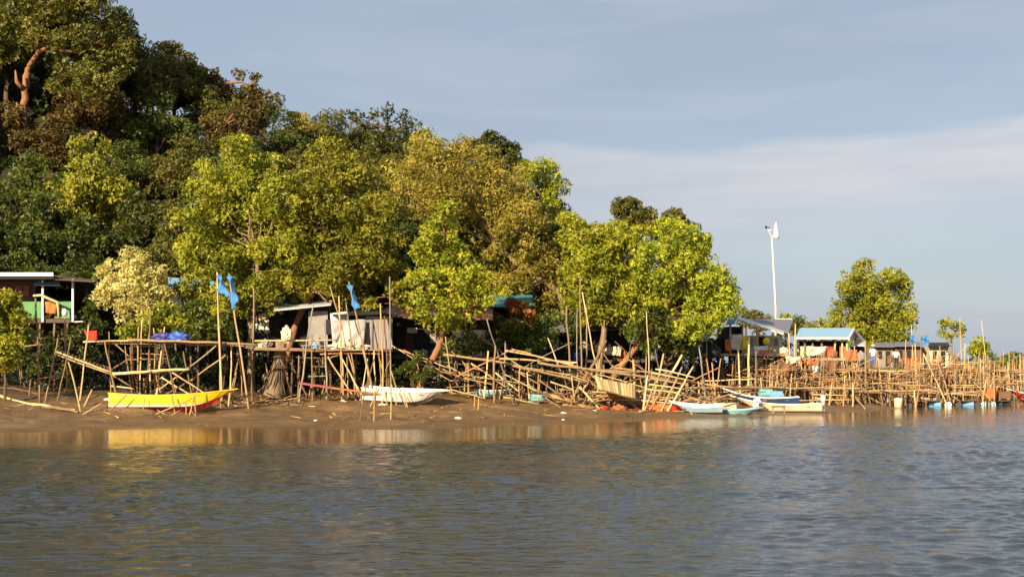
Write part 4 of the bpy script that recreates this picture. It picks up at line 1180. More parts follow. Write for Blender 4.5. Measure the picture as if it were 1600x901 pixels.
for (x1, y1, x2, y2, Y1, r_, m_) in [(130, 534, 215, 531, 80.6, .05, 'bamboo_pale'), (200, 531, 352, 536, 80.4, .075, 'bamboo_pale'), (345, 536, 402, 538, 80.6, .07, 'bamboo_pale'), (150, 536, 300, 536, 82.2, .05, 'bamboo'), (290, 539, 402, 541, 82.4, .05, 'bamboo'),
                                   (176, 584, 236, 580, 79.6, .085, 'bamboo_pale'), (230, 580, 296, 577, 79.7, .08, 'bamboo_pale'), (88, 549, 176, 582, 79.9, .06, 'bamboo_pale'), (86, 553, 174, 585, 80.1, .05, 'bamboo'), (90, 546, 176, 577, 81.2, .055, 'bamboo_pale'),
                                   (338, 540, 292, 576, 80.5, .05, 'bamboo_pale'), (292, 576, 248, 609, 80.5, .045, 'bamboo_pale'), (353, 555, 298, 594, 80.9, .045, 'bamboo'), (298, 594, 250, 622, 80.9, .045, 'bamboo'),
                                   (266, 579, 328, 619, 79.9, .05, 'bamboo_pale'), (252, 589, 302, 619, 80.2, .045, 'bamboo_pale'), (176, 586, 204, 603, 80, .045, 'bamboo'), (174, 603, 208, 607, 79.7, .045, 'bamboo_pale'),
                                   (178, 575, 207, 557, 80.4, .045, 'bamboo'), (176, 534, 208, 562, 80.9, .04, 'bamboo'), (222, 552, 259, 554, 81.5, .04, 'bamboo'), (216, 583, 256, 583, 81.8, .04, 'bamboo'), (224, 540, 262, 541, 82, .04, 'greywood'),
                                   (215, 596, 262, 598, 81.8, .045, 'bamboo_dark'), (196, 562, 262, 560, 82.4, .045, 'bamboo_dark'), (204, 560, 214, 600, 81.2, .05, 'bamboo_orange')]:
    pole(P(x1, y1, Y1), P(x2, y2, Y1 + random.uniform(-.15, .15)), r_, m_, lf, 'rail', .85)
m = MB()
for i in range(16):
    t_ = i / 15; a = P(90 + 84 * t_, 548 + 31 * t_, 79.8); b = P(92 + 84 * t_, 545.5 + 31 * t_, 81.3); m.tube([a, b], .035, 5)
m.build('ramp_slats', 'bamboo', lf)
m = MB()
for i in range(5): m.beam(P(176, 582 - 0, 79.9 + i * .35), P(296, 577, 79.9 + i * .35), .26, .035)
m.build('lower_deck', 'plank', lf)
m = MB()
for i in range(4): m.beam(P(134, 532.2, 80.7 + i * .42), P(352, 535, 80.7 + i * .42), .3, .04)
m.build('upper_deck', 'plank', lf)
heap('tarp_heap', P(256, 528, 81.4), (.75, .5, .30), 'purple_tarp', 'purple blue bundle lying on the top deck of the left frame', 'bundle', 4)
heap('tarp_heap', P(279, 527, 81.4), (.62, .5, .30), 'blue_tarp', 'bright blue bundle beside the purple one on the left frame', 'bundle', 5)
tag(cloth('hung_cloth', [P(131, 517, 81), P(152, 516, 81), P(151, 531, 80.9), P(139, 532, 80.9)], 'red_cloth', seed=9), 'bright red cloth at the left end of the long top rail', 'cloth')

# poles round the left frame
G1 = 'posts standing left of the yellow boat'
for (xt, yt, xb, yb, r_, m_, lab) in [(55, 466, 62, 626, .07, 'bamboo_dark', 'tall dark crooked post under the orange cloth'), (92, 521, 71, 627, .055, 'bamboo', 'pale pole leaning right, first of the ramp trestle'),
                                   (84, 560, 62, 610, .045, 'bamboo_dark', 'short leaning prop behind the ramp trestle'), (101, 497, 105, 618, .065, 'bamboo', 'upright post topped by a white float, at the high end of the ramp'),
                                   (111, 527, 89, 627, .05, 'bamboo_dark', 'pole leaning right just behind the float-topped post'), (107, 565, 126, 643, .055, 'bamboo', 'thick pale prop leaning left, foot at the water-side mud'),
                                   (138, 507, 125, 626, .055, 'bamboo_pale', 'whitish pole leaning right below the red cloth'), (144, 608, 132, 634, .06, 'bamboo', 'short stump of pole between ramp and yellow boat'),
                                   (48, 592, 46, 620, .07, 'bamboo_dark', 'short dark post stump under the left bush'), (158, 630, 130, 648, .035, 'bamboo', 'thin stick slanting in the mud left of the yellow boat')]:
    stake(xt, yt, xb, yb, None, r_, mat=m_, name='bamboo_post', label=lab, cat='post')
for (x1, y1, x2, y2, Y1, r_, m_, lab) in [(35, 541, 66, 538, 83.5, .055, 'bamboo_pale', 'short bar lashed across the tall dark post'), (58, 592, 88, 586, 83, .045, 'bamboo', 'short bar across the feet of the trestle'), (78, 569, 108, 567, 82, .06, 'bamboo', 'bar joining the legs of the ramp trestle'),
                                        (117, 503, 130, 502, 84, .05, 'white', 'short white bar above the ramp')]:
    pole(P(x1, y1, Y1), P(x2, y2, Y1), r_, m_, name='cross_bar', label=lab, cat='bar')
tag(MB().ellipsoid(tuple(P(101, 488, hit(105, 618).y)), (.17, .17, .24), 10, 8).build('net_float', 'white_plastic', None, smooth=True), 'white net float stuck on top of the post at the ramp', 'float')
for (x1, y1, x2, y2, r_, m_, lab) in [(-20, 616, 116, 642, .085, 'bamboo_pale', 'long pale log lying on the mud at the far left'), (66, 637, 122, 645, .09, 'bamboo_pale', 'shorter pale plank log beside the long one'), (95, 630, 124, 634, .05, 'bamboo', 'small branch on the mud above the logs'),
                                     (0, 606, 60, 618, .06, 'bamboo_dark', 'dark log high on the mud at the far left'), (120, 645, 160, 640, .04, 'bamboo', 'thin twig just left of the yellow boat')]:
    a, b = hit(x1, y1), hit(x2, y2); up = Vector((0, 0, r_ * .8)); pole(a + up, b + up, r_, m_, name='driftwood_log', label=lab, cat='log', amt=.02)
# stakes and twigs in front of the yellow boat
for i, (xt, yt, xb, yb, Y_, r_) in enumerate([(198, 616, 166, 647, 76.6, .045), (302, 622, 252, 643, 76.3, .045), (268, 618, 276, 656, 76.4, .05), (290, 626, 292, 656, 76.2, .045), (303, 616, 307, 654, 76.3, .05), (309, 608, 294, 656, 76.3, .04),
                                            (246, 640, 262, 650, 75.9, .04), (282, 640, 262, 652, 75.9, .035), (298, 640, 310, 656, 76, .035), (226, 622, 222, 652, 76.6, .035)]):
    stake(xt, yt, xb, yb, Y_, r_, mat='bamboo', name='bamboo_stake', label='thin stake stuck in the mud against the near side of the yellow boat', cat='stake', group='stakes in front of the yellow boat')

# ------------------------------------------------------------------ middle deck
TRK = thing('tree_stump', 'thick broken trunk stump with flared foot behind the middle walkway', 'trunk', tuple(P(432, 615, 83.5)))
MB().tube([P(424, 619, 84.4), P(427, 611, 84.4), P(431, 600, 84.4), P(434, 585, 84.4), P(436, 572, 84.4), P(437, 558, 84.4), P(439, 545, 84.4), P(439, 530, 84.4)], [.92, .74, .56, .45, .36, .39, .32, .36], 14).build('stump', 'bark_pale', TRK, smooth=True)
m = MB()
for k in range(9):
    a = 405 + k * 6; m.tube(crook(P(432 + k, 560 + 5 * (k % 4), 84.0), P(a, 617, 83.7), 6, .06), .035, 5)
m.build('aerial_roots', 'bark_dark', TRK, smooth=True)
md = thing('plank_deck', 'middle bamboo deck on crossed props, from the flags to the tall white pipe', 'deck', tuple(P(500, 610, 84)))
for (x1, y1, x2, y2, Y1, r_, m_) in [(398, 532, 524, 531, 83, .055, 'bamboo_pale'), (392, 546, 508, 548, 83, .07, 'bamboo'), (500, 553, 598, 553, 83.2, .05, 'bamboo_orange'), (470, 540, 512, 541, 83.4, .04, 'greywood'), (462, 558, 520, 560, 83.6, .045, 'bamboo_dark'), (486, 572, 512, 573, 83.4, .04, 'greywood'), (480, 588, 512, 587, 83.4, .04, 'greywood'), (512, 560, 536, 552, 83.4, .04, 'bamboo')]:
    pole(P(x1, y1, Y1), P(x2, y2, Y1), r_, m_, md, 'rail', .9)
m = MB()
for i in range(7): m.beam(P(508, 546.5, 83 + i * .33), P(597, 546.5, 83 + i * .33), .28, .07)
for i in range(5): m.beam(P(384, 543, 83.2 + i * .35), P(508, 545, 83.2 + i * .35), .28, .05)
m.build('deck_planks', 'plank', md)
for (xt, yt, xb, yb, Y_, r_, m_) in [(490, 476, 472, 600, 83, .055, 'greywood'), (505, 500, 509, 604, 83.2, .06, 'greywood'), (487, 522, 488, 613, 82.9, .055, 'bamboo'), (468, 555, 467, 600, 83.5, .06, 'bamboo_dark'), (498, 562, 500, 612, 83.6, .05, 'bamboo_dark'),
                                     (529, 462, 533, 540, 83, .055, 'bamboo_pale'), (516, 447, 525, 482, 83.8, .045, 'bamboo'), (540, 466, 548, 545, 83.2, .05, 'bamboo_pale'), (532, 550, 533, 622, 82.7, .055, 'bamboo'), (512, 557, 556, 624, 82.6, .055, 'bamboo_pale'), (534, 560, 562, 612, 82.8, .055, 'bamboo_pale'),
                                     (542, 555, 543, 596, 83.8, .04, 'bamboo'), (567, 545, 582, 608, 82.6, .06, 'bamboo_pale'), (584, 547, 586, 606, 82.9, .055, 'bamboo_pale'), (589, 500, 592, 545, 83, .04, 'bamboo'), (594, 474, 597, 606, 82.8, .06, 'bamboo'), (600, 493, 605, 608, 83, .055, 'bamboo_orange'), (574, 560, 564, 614, 82.4, .045, 'bamboo_pale'),
                                     (611, 579, 632, 640, 82, .045, 'bamboo'), (590, 548, 606, 606, 83.4, .07, 'bamboo_orange'), (585, 560, 574, 600, 82.4, .045, 'bamboo_dark'), (396, 450, 394, 560, 83.3, .05, 'bamboo_pale'), (394, 555, 395, 622, 83, .08, 'bamboo_orange'),
                                     (377, 540, 362, 612, 82.6, .05, 'bamboo'), (610, 560, 590, 610, 83, .045, 'bamboo_dark'), (458, 548, 456, 604, 84.2, .07, 'bamboo_dark'), (445, 548, 476, 612, 84.4, .05, 'bamboo_dark')]:
    stake(xt, yt, xb, yb, Y_, r_, parent=md, mat=m_)
tag(stake(609, 432, 611, 606, 82.4, .055, mat='greywood', name='tall_pipe', amt=.002), 'tall slim whitish pipe standing at the right end of the middle deck', 'pipe')
m = MB(); m.beam(P(468, 598, 82), P(565, 612, 81.5), .3, .12); tag(m.build('painted_plank', 'darkred', None), 'long faded red plank leaning under the middle deck', 'plank')
m = MB(); m.beam(P(520, 606, 81.4), P(618, 618, 81.2), .25, .09); tag(m.build('painted_plank', 'net_orange', None), 'salmon coloured plank lying below the middle deck by the white boat', 'plank')
for i, (xt, yt, xb, yb) in enumerate([(588, 604, 586, 634), (600, 606, 606, 634), (618, 610, 620, 636), (624, 612, 634, 634), (572, 600, 562, 656), (585, 610, 584, 656), (612, 600, 611, 656), (596, 600, 580, 632), (604, 612, 596, 630), (629, 604, 636, 634), (560, 604, 566, 630)]):
    stake(xt, yt, xb, yb, None if yb > 650 else 80.2, .04, mat='bamboo', name='bamboo_stake', label='thin stake set round the stern of the white boat', cat='stake', group='stakes round the stern of the white boat')
for i, (xt, yt, xb, yb) in enumerate([(763, 548, 757, 622), (774, 540, 772, 630), (748, 622, 747, 640), (742, 616, 741, 634)]):
    stake(xt, yt, xb, yb, None, (.07, .075, .04, .035)[i], mat='bamboo_pale' if i < 2 else 'bamboo', name='bamboo_post', cat='post',
          label=('bleached post leaning slightly, left of the pair before the pale blue boat', 'tall crooked bleached post, right of the pair before the pale blue boat', 'short stick in the open mud right of the white boat', 'shortest stick in the open mud right of the white boat')[i])
stake(760, 498, 774, 541, hit(772, 630).y, .045, mat='greywood', name='bare_branch', label='thin grey branch tied to the top of the crooked bleached post', cat='branch')
stake(790, 532, 788, 606, 87, .05, mat='greywood', name='bamboo_post', label='thin grey post beneath the crimson house', cat='post')

# ------------------------------------------------------------------ collapsed walkway
cw = thing('collapsed_walkway', 'long sagging plank walkway on broken props right of the leaning trunk', 'walkway', tuple(P(800, 610, 86)))
path = [(678, 554), (740, 561), (800, 571), (850, 579), (890, 586), (916, 596)]
for k in range(5):
    m = MB()
    for (a, b) in zip(path[:-1], path[1:]): m.beam(P(a[0], a[1] + random.uniform(-1, 1), 85 + k * .36), P(b[0] + 4, b[1] + random.uniform(-1, 1), 85 + k * .36), .27, .05)
    m.build('plank', 'plank', cw)
for (x1, y1, x2, y2, Y1, r_, m_) in [(680, 552, 800, 569, 84.9, .07, 'bamboo'), (790, 547, 925, 578, 86, .06, 'bamboo_pale'), (780, 560, 900, 566, 86.4, .07, 'bamboo'), (840, 566, 1000, 582, 85.6, .08, 'bamboo_pale'), (800, 571, 916, 598, 84.9, .08, 'bamboo'), (920, 577, 1090, 598, 85.2, .08, 'bamboo_pale'), (960, 574, 1050, 586, 86.3, .06, 'bamboo'),
                                   (880, 568, 902, 566, 86, .06, 'bamboo_pale'), (1000, 588, 1150, 606, 86.8, .07, 'bamboo'), (691, 576, 731, 597, 84.8, .055, 'bamboo_pale'), (699, 571, 732, 592, 85.2, .05, 'bamboo_pale'), (736, 567, 802, 613, 84.6, .055, 'bamboo'), (774, 582, 812, 612, 84.5, .05, 'bamboo_pale'),
                                   (800, 546, 830, 552, 86.4, .05, 'bamboo'), (726, 556, 780, 560, 87, .05, 'bamboo_dark'), (840, 592, 878, 620, 84.4, .06, 'bamboo_pale'), (860, 596, 904, 612, 84.8, .05, 'bamboo_pale'), (800, 576, 842, 600, 85.4, .045, 'bamboo')]:
    pole(P(x1, y1, Y1), P(x2, y2, Y1 + random.uniform(-.3, .3)), r_, m_, cw, 'rail', .85)
for (xt, yt, xb, yb, Y_, r_, m_) in [(731, 566, 732, 614, 85, .06, 'bamboo'), (710, 560, 712, 606, 86, .05, 'bamboo_dark'), (748, 566, 750, 610, 86.5, .06, 'bamboo_dark'), (690, 556, 684, 606, 86.5, .06, 'bamboo_dark'), (812, 575, 811, 618, 84.6, .06, 'bamboo'), (824, 578, 827, 618, 85.4, .055, 'bamboo_pale'), (803, 566, 798, 612, 86.5, .06, 'bamboo_dark'), (836, 576, 840, 610, 86.5, .05, 'bamboo_dark'), (790, 574, 782, 614, 86, .045, 'bamboo'),
                                     (893, 588, 897, 622, 84.6, .055, 'bamboo_pale'), (858, 584, 852, 614, 86.2, .05, 'bamboo_dark'), (876, 580, 880, 612, 86.4, .05, 'bamboo_dark'), (770, 566, 772, 612, 87, .05, 'bamboo_dark'), (906, 594, 894, 626, 84.2, .05, 'bamboo_pale'), (720, 560, 741, 612, 87, .045, 'bamboo_dark')]:
    stake(xt, yt, xb, yb, Y_, r_, parent=cw, mat=m_)
# poles in the tall cluster and the big leaning spars
for (xt, yt, xb, yb, Y_, r_, m_, lab) in [
    (907, 430, 909, 580, 87, .06, 'bamboo_pale', 'tallest upright pole of the cluster below the gap in the canopies'), (910, 456, 930, 570, 87.3, .05, 'bamboo_pale', 'tall pole leaning left in the cluster below the gap in the canopies'),
    (918, 470, 916, 578, 87.6, .045, 'greywood', 'grey upright pole inside the tall cluster'), (902, 480, 904, 574, 87.8, .04, 'greywood', 'thin grey pole at the left of the tall cluster'), (945, 500, 938, 560, 87.2, .045, 'bamboo', 'forked thin pole right of the tall cluster'),
    (948, 532, 921, 578, 85.8, .11, 'bamboo', 'thick spar leaning right over the collapsed walkway'), (884, 478, 888, 566, 88.2, .08, 'bark_pale', 'crooked bare trunk left of the tall cluster'), (856, 528, 872, 566, 87.6, .05, 'bamboo_pale', 'pale pole leaning left beside the green bush'),
    (1010, 486, 1012, 580, 88, .045, 'bamboo_pale', 'thin pale pole before the white sheet'), (1037, 552, 1030, 582, 85.6, .085, 'bamboo_pale', 'short thick slanting post, leftmost above the tilted rack'), (1066, 554, 1046, 588, 85.2, .09, 'bamboo_pale', 'thick slanting spar above the tilted rack'),
    (938, 540, 936, 580, 86, .10, 'bamboo', 'stout upright post beside the thick leaning spar'), (989, 562, 990, 588, 86, .10, 'bamboo', 'stout short post below the leaning tree'), (1024, 545, 1030, 580, 87, .045, 'greywood', 'grey thin post below the white sheet'),
    (1092, 540, 1100, 604, 90, .055, 'greywood', 'grey post below the white canopy'), (1104, 560, 1112, 604, 90.4, .06, 'bamboo_orange', 'orange brown post below the white canopy'), (1126, 560, 1121, 604, 91, .055, 'bamboo', 'post leaning right below the crab basket'), (1112, 566, 1116, 606, 90.6, .05, 'bamboo', 'post leaning left beside the crab basket'),
    (1153, 546, 1156, 604, 93, .07, 'bamboo_pale', 'bleached upright post under the pale yellow sheet'), (1170, 526, 1171, 604, 93.4, .085, 'bamboo_pale', 'tallest bleached post on the porch side of the teal-gabled house'), (1243, 506, 1243, 600, 97, .07, 'bamboo_pale', 'tall pale post at the left corner of the blue-roofed hut'), (1233, 520, 1234, 560, 99, .05, 'bamboo_pale', 'thin post just left of the blue-roofed hut'), (1010, 556, 1008, 588, 88.4, .05, 'greywood', 'thin short post among the dark house stilts')]:
    stake(xt, yt, xb, yb, Y_, r_, mat=m_, name='bamboo_post', label=lab, cat='post')

# tilted rack
rk = thing('pole_rack', 'tilted bamboo rack like a broad ladder leaning beside the slatted board', 'rack', tuple(P(1040, 640, 84)))
for (x1, y1, x2, y2, r_) in [(1066, 573, 1036, 636, .07), (1083, 572, 1047, 636, .07), (1012, 586, 1006, 634, .075), (1050, 580, 1020, 632, .06), (1026, 590, 1012, 628, .05)]:
    stake(x1, y1, x2, y2, 84.2, r_, parent=rk, mat='bamboo_pale', lean=.8)
for i, (x1, y1, x2, y2) in enumerate([(1018, 582, 1080, 594), (1016, 591, 1072, 600), (1014, 600, 1066, 607), (1012, 608, 1062, 614), (1010, 617, 1058, 622), (1008, 626, 1052, 630), (1024, 576, 1086, 590)]):
    pole(P(x1, y1, 84.9 - i * .1), P(x2, y2, 84.8 - i * .1), .045, 'bamboo_pale', rk, 'rung', .9)
sb = thing('slatted_board', 'pale slatted duckboard tipped against the heap of poles', 'board', tuple(P(960, 620, 84.4)))
A_, B_, D_ = P(932, 590, 85.0), P(990, 602, 85.4), P(990, 621, 83.4)
D2 = P(938, 607, 83.2)
for i in range(13):
    t_ = i / 12; a = A_.lerp(B_, t_); b = D2.lerp(D_, t_); MB().beam(a, b, .20, .035).build('slat', 'bamboo_pale', sb)
pole(A_ + Vector((0, 0, -.06)), B_ + Vector((0, 0, -.06)), .05, 'bamboo', sb, 'rail', .9); pole(D2 + Vector((0, 0, -.06)), D_ + Vector((0, 0, -.06)), .05, 'bamboo', sb, 'rail', .9)
for (x1, y1, x2, y2, r_, lab, Ya) in [(931, 588, 974, 641, .10, 'thick beam sloping down in front of the slatted board', 85.4), (1000, 645, 1068, 634, .085, 'long low log lying in front of the tilted rack', 0), (978, 606, 1006, 632, .06, 'beam end propped behind the slatted board', 86), (1054, 632, 1082, 646, .06, 'log end pointing into the water beside the blue and white boat', 0),
                                     (1078, 608, 1126, 640, .06, 'bleached board slanting down to the green boat', 85.4), (1090, 604, 1150, 636, .055, 'second bleached board slanting down right of the first', 85.8), (1118, 600, 1122, 636, .09, 'stout bleached post standing between the boards and the navy boat', 86), (1326, 608, 1352, 639, .09, 'thick beam sloping down to the water beside the bare mud', 97),
                                     (1300, 612, 1330, 630, .06, 'shorter beam sloping down left of the thick one', 97), (918, 598, 900, 626, .08, 'short broken spar at the end of the sagging planks', 85), (940, 592, 926, 622, .08, 'crossing spar left of the slatted board', 84.8), (905, 604, 938, 640, .07, 'spar crossing low in the heap left of the slatted board', 84.6)]:
    b = hit(x2, y2) if not Ya or True else None
    a = P(x1, y1, Ya) if Ya else hit(x1, y1) + Vector((0, 0, r_))
    pole(a, b, r_, 'bamboo_pale' if r_ < .1 else 'bamboo', name='fallen_spar', label=lab, cat='beam', amt=.01)
for i, (a, b, w_, h_, m_, lab) in enumerate([(1032, 622, .9, .26, 'orange_cloth', 'orange red cloth heap caught inside the tilted rack'), (1054, 620, .3, .24, 'red_cloth', 'dark red bundle at the right of the orange heap'), (946, 618, .22, .16, 'red_cloth', 'small red rag under the slatted board'), (996, 628, .3, .14, 'darkred', 'dark red rag right of the slatted board'), (968, 628, .45, .22, 'net_orange', 'orange brown net lump under the slatted board')]):
    p = P(a, b, 84.6); p.z = gz(p.x, p.y) + h_ * .7; heap('cloth_heap', p, (w_, .5, h_), m_, lab, 'cloth', 20 + i)

# heap of broken poles
rg = random.Random(3)
for i in range(105):
    px_ = rg.uniform(868, 1078); y_ = rg.uniform(82.8 if not 915 < px_ < 1075 else 84.8, 88); x = (px_ - 800) / F * y_; z = gz(x, y_) + rg.uniform(.03, .9) * (1 if px_ > 890 else .6)
    a = Vector((x, y_, z)); an = rg.uniform(-1, 1) * .9; ln = rg.uniform(.8, 3.0); dr = Vector((math.cos(an) * rg.choice((-1, 1)), rg.uniform(-.6, .6), math.sin(an) * .8)).normalized()
    b = a + dr * ln
    if b.z < gz(b.x, b.y): b.z = gz(b.x, b.y) + .05
    pole(a, b, rg.uniform(.03, .065), rg.choice(('bamboo', 'bamboo_pale', 'bamboo', 'bamboo_orange', 'bamboo_dark')), name='broken_pole', label='broken pole in the tangled heap round the slatted board', cat='pole', group='tangled heap of broken poles')
rg = random.Random(33)
for i in range(90):      # long low sloping poles of the fallen walkway
    px_ = rg.uniform(700, 1095); y_ = rg.uniform(83.6 if not 900 < px_ < 1075 else 85.4, 88.8); x = (px_ - 800) / F * y_; top = 1.9 - (px_ - 700) / 395 * .9
    a = Vector((x, y_, max(gz(x, y_), 0) + rg.uniform(.1, 1) * top)); an = rg.gauss(-.22, .35); ln = rg.uniform(1.5, 4.5); sg = rg.choice((-1, 1))
    b = a + Vector((math.cos(an) * ln * sg, rg.uniform(-.8, .8), math.sin(an) * ln * sg)); b.z = max(b.z, gz(b.x, b.y) + .04)
    pole(a, b, rg.uniform(.025, .05), rg.choice(('bamboo', 'bamboo_pale', 'bamboo', 'bamboo_orange', 'greywood')), name='broken_pole', label='long thin pole lying in the fallen walkway right of the leaning trunk', cat='pole', group='long poles of the fallen walkway')
for i in range(60):
    px_ = rg.uniform(700, 1100); y_ = rg.uniform(84.5, 89); x = (px_ - 800) / F * y_
    a = Vector((x, y_, gz(x, y_) - .2)); b = a + Vector((rg.gauss(0, .35), rg.uniform(-.4, .4), rg.uniform(.9, 2.3)))
    pole(a, b, rg.uniform(.025, .05), rg.choice(('bamboo', 'bamboo_dark', 'bamboo_orange', 'greywood')), name='bamboo_stake', label='thin stake still upright among the fallen walkway', cat='stake', group='upright stakes among the fallen walkway')
rg = random.Random(8)
for i in range(34):
    px_ = rg.uniform(375, 470); y_ = rg.uniform(80.5, 84); x = (px_ - 800) / F * y_; z = gz(x, y_) + rg.uniform(.03, .3)
    a = Vector((x, y_, z)); b = a + Vector((rg.uniform(-1, 1), rg.uniform(-.6, .4), rg.uniform(-.1, .35))) * rg.uniform(.6, 1.5); b.z = max(b.z, gz(b.x, b.y) + .03)
    pole(a, b, rg.uniform(.02, .05), rg.choice(('bamboo_dark', 'plank_dark', 'bamboo')), name='dead_branch', label='dark dead branch in the litter at the foot of the broken trunk stump', cat='branch', group='dead branches by the trunk stump', amt=.05)
rg = random.Random(18)
for i in range(60):      # props and roots in the shade below the left and middle decks
    px_ = rg.uniform(15, 860); 
    if 560 < px_ < 640: continue
    y_ = rg.uniform(84.5, 88); x = (px_ - 800) / F * y_; z = gz(x, y_)
    a = Vector((x, y_, z - .2)); b = a + Vector((rg.uniform(-.5, .5), rg.uniform(-.3, .3), rg.uniform(.8, 2.6)))
    pole(a, b, rg.uniform(.03, .06), rg.choice(('bamboo_dark', 'bamboo_dark', 'bamboo', 'bamboo_orange')), name='old_prop', label='thin old prop standing in the shade under the waterside trees', cat='prop', group='old props in the shade under the trees', amt=.04)

# ------------------------------------------------------------------ right-hand jetties
def jetty(label, px0, px1, py, Y, dep, nx, ny, top=(0, 1.2), mats=('bamboo', 'bamboo_pale', 'bamboo_orange', 'bamboo_dark'), seed=0, r=.05, deck='plank', gaps=.15, rails=True, braces=8, name='stilt_jetty'):
    g = random.Random(seed); A = P(px0, py, Y); B = P(px1, py, Y); z = A.z
    root = thing(name, label, 'jetty', (A.x, Y, gz(A.x, Y)))
    for i in range(nx):
        for j in range(ny):
            x = A.x + (B.x - A.x) * i / (nx - 1) + g.uniform(-.2, .2); y = Y + dep * j / max(1, ny - 1) + g.uniform(-.15, .15)
            zt = z + g.uniform(*top) * g.random() ** .7
            pole((x + g.uniform(-.3, .3), y + g.uniform(-.2, .2), gz(x, y) - .3), (x, y, zt), r * g.uniform(.8, 1.3), g.choice(mats), root, 'post', .75)  # dense rows of posts and braces also stand in for loose stakes
    m = MB(); n = int(dep / .3)
    for k in range(n):
        a = A.x - .3
        while a < B.x:
            ln = g.uniform(2, 4)
            if g.random() > gaps: m.beam((a, Y + k * .31, z + g.uniform(-.03, .03)), (min(a + ln, B.x + .4), Y + k * .31 + g.uniform(-.05, .05), z + g.uniform(-.03, .05)), .26, .045)
            a += ln + .02
    m.build('deck', deck, root)
    for k in (0, 1):
        pole((A.x - .4, Y + dep * k - .06, z - .09), (B.x + .4, Y + dep * k - .06, z - .09 + g.uniform(-.1, .1)), r * 1.2, g.choice(mats), root, 'beam', .85)
    if rails:
        for k in range(3):
            zz = z + g.uniform(-.9, .7); xa = A.x + g.uniform(0, .5) * (B.x - A.x); pole((xa, Y - .1, zz), (xa + g.uniform(2, 4), Y - .1, zz + g.uniform(-.2, .2)), r * .8, g.choice(mats[:2]), root, 'rail', .85)
    for k in range(braces):
        xa = g.uniform(A.x, B.x); za = g.uniform(gz(xa, Y) + .1, z); sg = g.choice((-1, 1)); ya = Y + g.uniform(-.15, dep)
        pole((xa, ya, gz(xa, Y)), (xa + sg * g.uniform(.6, 2), ya, z + g.uniform(-.3, .3)), r * .8, g.choice(mats), root, 'brace', .8)


jetty('low pale walkway running behind the navy boat and the tilted rack', 1078, 1215, 605, 92.2, 1.3, 12, 2, (0, .9), seed=1, deck='bamboo_pale', braces=5, r=.055)
jetty('low pale walkway continuing right towards the bare mud', 1205, 1335, 606, 95.5, 1.3, 12, 2, (0, 1.0), seed=2, deck='bamboo_pale', braces=6, r=.055)
jetty('deck of poles below the teal-gabled house', 1150, 1240, 574, 96.6, 2.0, 21, 3, (-.2, 1.1), r=.04, seed=3, braces=19)
jetty('deck of poles in front of the blue-roofed hut', 1238, 1350, 578, 100, 2.6, 21, 3, (-.2, 1.3), r=.04, seed=4, braces=112)
jetty('deck on which the two people stand', 1348, 1412, 577, 102.6, 2.6, 8, 3, (-.2, .2), seed=5, braces=8, rails=False)
jetty('deck of poles left of the little forked tree', 1412, 1480, 576, 104.5, 2.6, 21, 3, (-.2, 1.4), r=.04, seed=6, braces=19)
jetty('deck of poles between the little forked tree and the small round tree', 1478, 1545, 577, 108, 2.6, 21, 3, (-.2, 1.2), r=.04, seed=7, braces=18)
jetty('last deck of poles at the right edge', 1545, 1660, 578, 112, 2.6, 24, 3, (-.2, 1.0), seed=8, braces=10)
jetty('low landing of bleached planks right of the bare mud', 1345, 1440, 610, 99, 1.6, 8, 2, (-.1, .9), seed=9, deck='bamboo_pale', braces=5)
jetty('low landing of planks behind the drum raft', 1450, 1545, 612, 103.6, 1.6, 8, 2, (-.1, .9), seed=10, braces=5)

rg = random.Random(14)
zones = [(1130, 1240, 92.5, 99, 538, 586, 'stake in the thicket of poles below the teal-gabled house', 'stakes below the teal-gabled house', 34),
         (1240, 1345, 96, 104, 540, 588, 'stake in the thicket of poles below the blue-roofed hut', 'stakes below the blue-roofed hut', 46),
         (1345, 1450, 99, 106, 548, 590, 'stake in the thicket of poles around the two people', 'stakes around the two people', 48),
         (1450, 1555, 102, 112, 536, 590, 'stake in the thicket of poles round the two little far trees', 'stakes round the two little far trees', 62),
         (1545, 1640, 106, 120, 548, 590, 'stake in the sparse row at the right edge', 'stakes at the right edge', 40)]
for (xa, xb, Ya, Yb_, ta, tb, lab, gr, n) in zones:
    for i in range(n):
        Y_ = rg.uniform(Ya, Yb_); px_ = rg.uniform(xa, xb); yt = tb - (tb - ta) * rg.random() ** 2.2; ln = rg.gauss(0, 6)
        b = P(px_ + ln, 600, Y_); a = P(px_, yt, Y_ + rg.uniform(-.4, .4)); b.z = gz(b.x, b.y) - .3
        pole(b, a, rg.uniform(.022, .048), rg.choice(('bamboo', 'bamboo_pale', 'bamboo', 'bamboo_orange', 'greywood')), name='bamboo_stake', label=lab, cat='stake', group=gr)
    for i in range(int(n * .8)):
        Y_ = rg.uniform(Ya, Yb_); px_ = rg.uniform(xa, xb); y1 = rg.uniform(575, 606)
        a = P(px_, y1, Y_); an = rg.choice((rg.uniform(-.15, .15), rg.uniform(-.9, .9))); ln = rg.uniform(1.2, 3.6); b = a + Vector((math.cos(an) * ln, rg.uniform(-.5, .5), math.sin(an) * ln)); b.z = max(b.z, gz(b.x, b.y))
        pole(a, b, rg.uniform(.02, .04), rg.choice(('bamboo', 'bamboo_pale', 'bamboo_orange', 'bamboo_dark')), name='loose_pole', label=lab.replace('stake in', 'loose slanting or level pole in'), cat='pole', group=gr.replace('stakes', 'loose poles'))
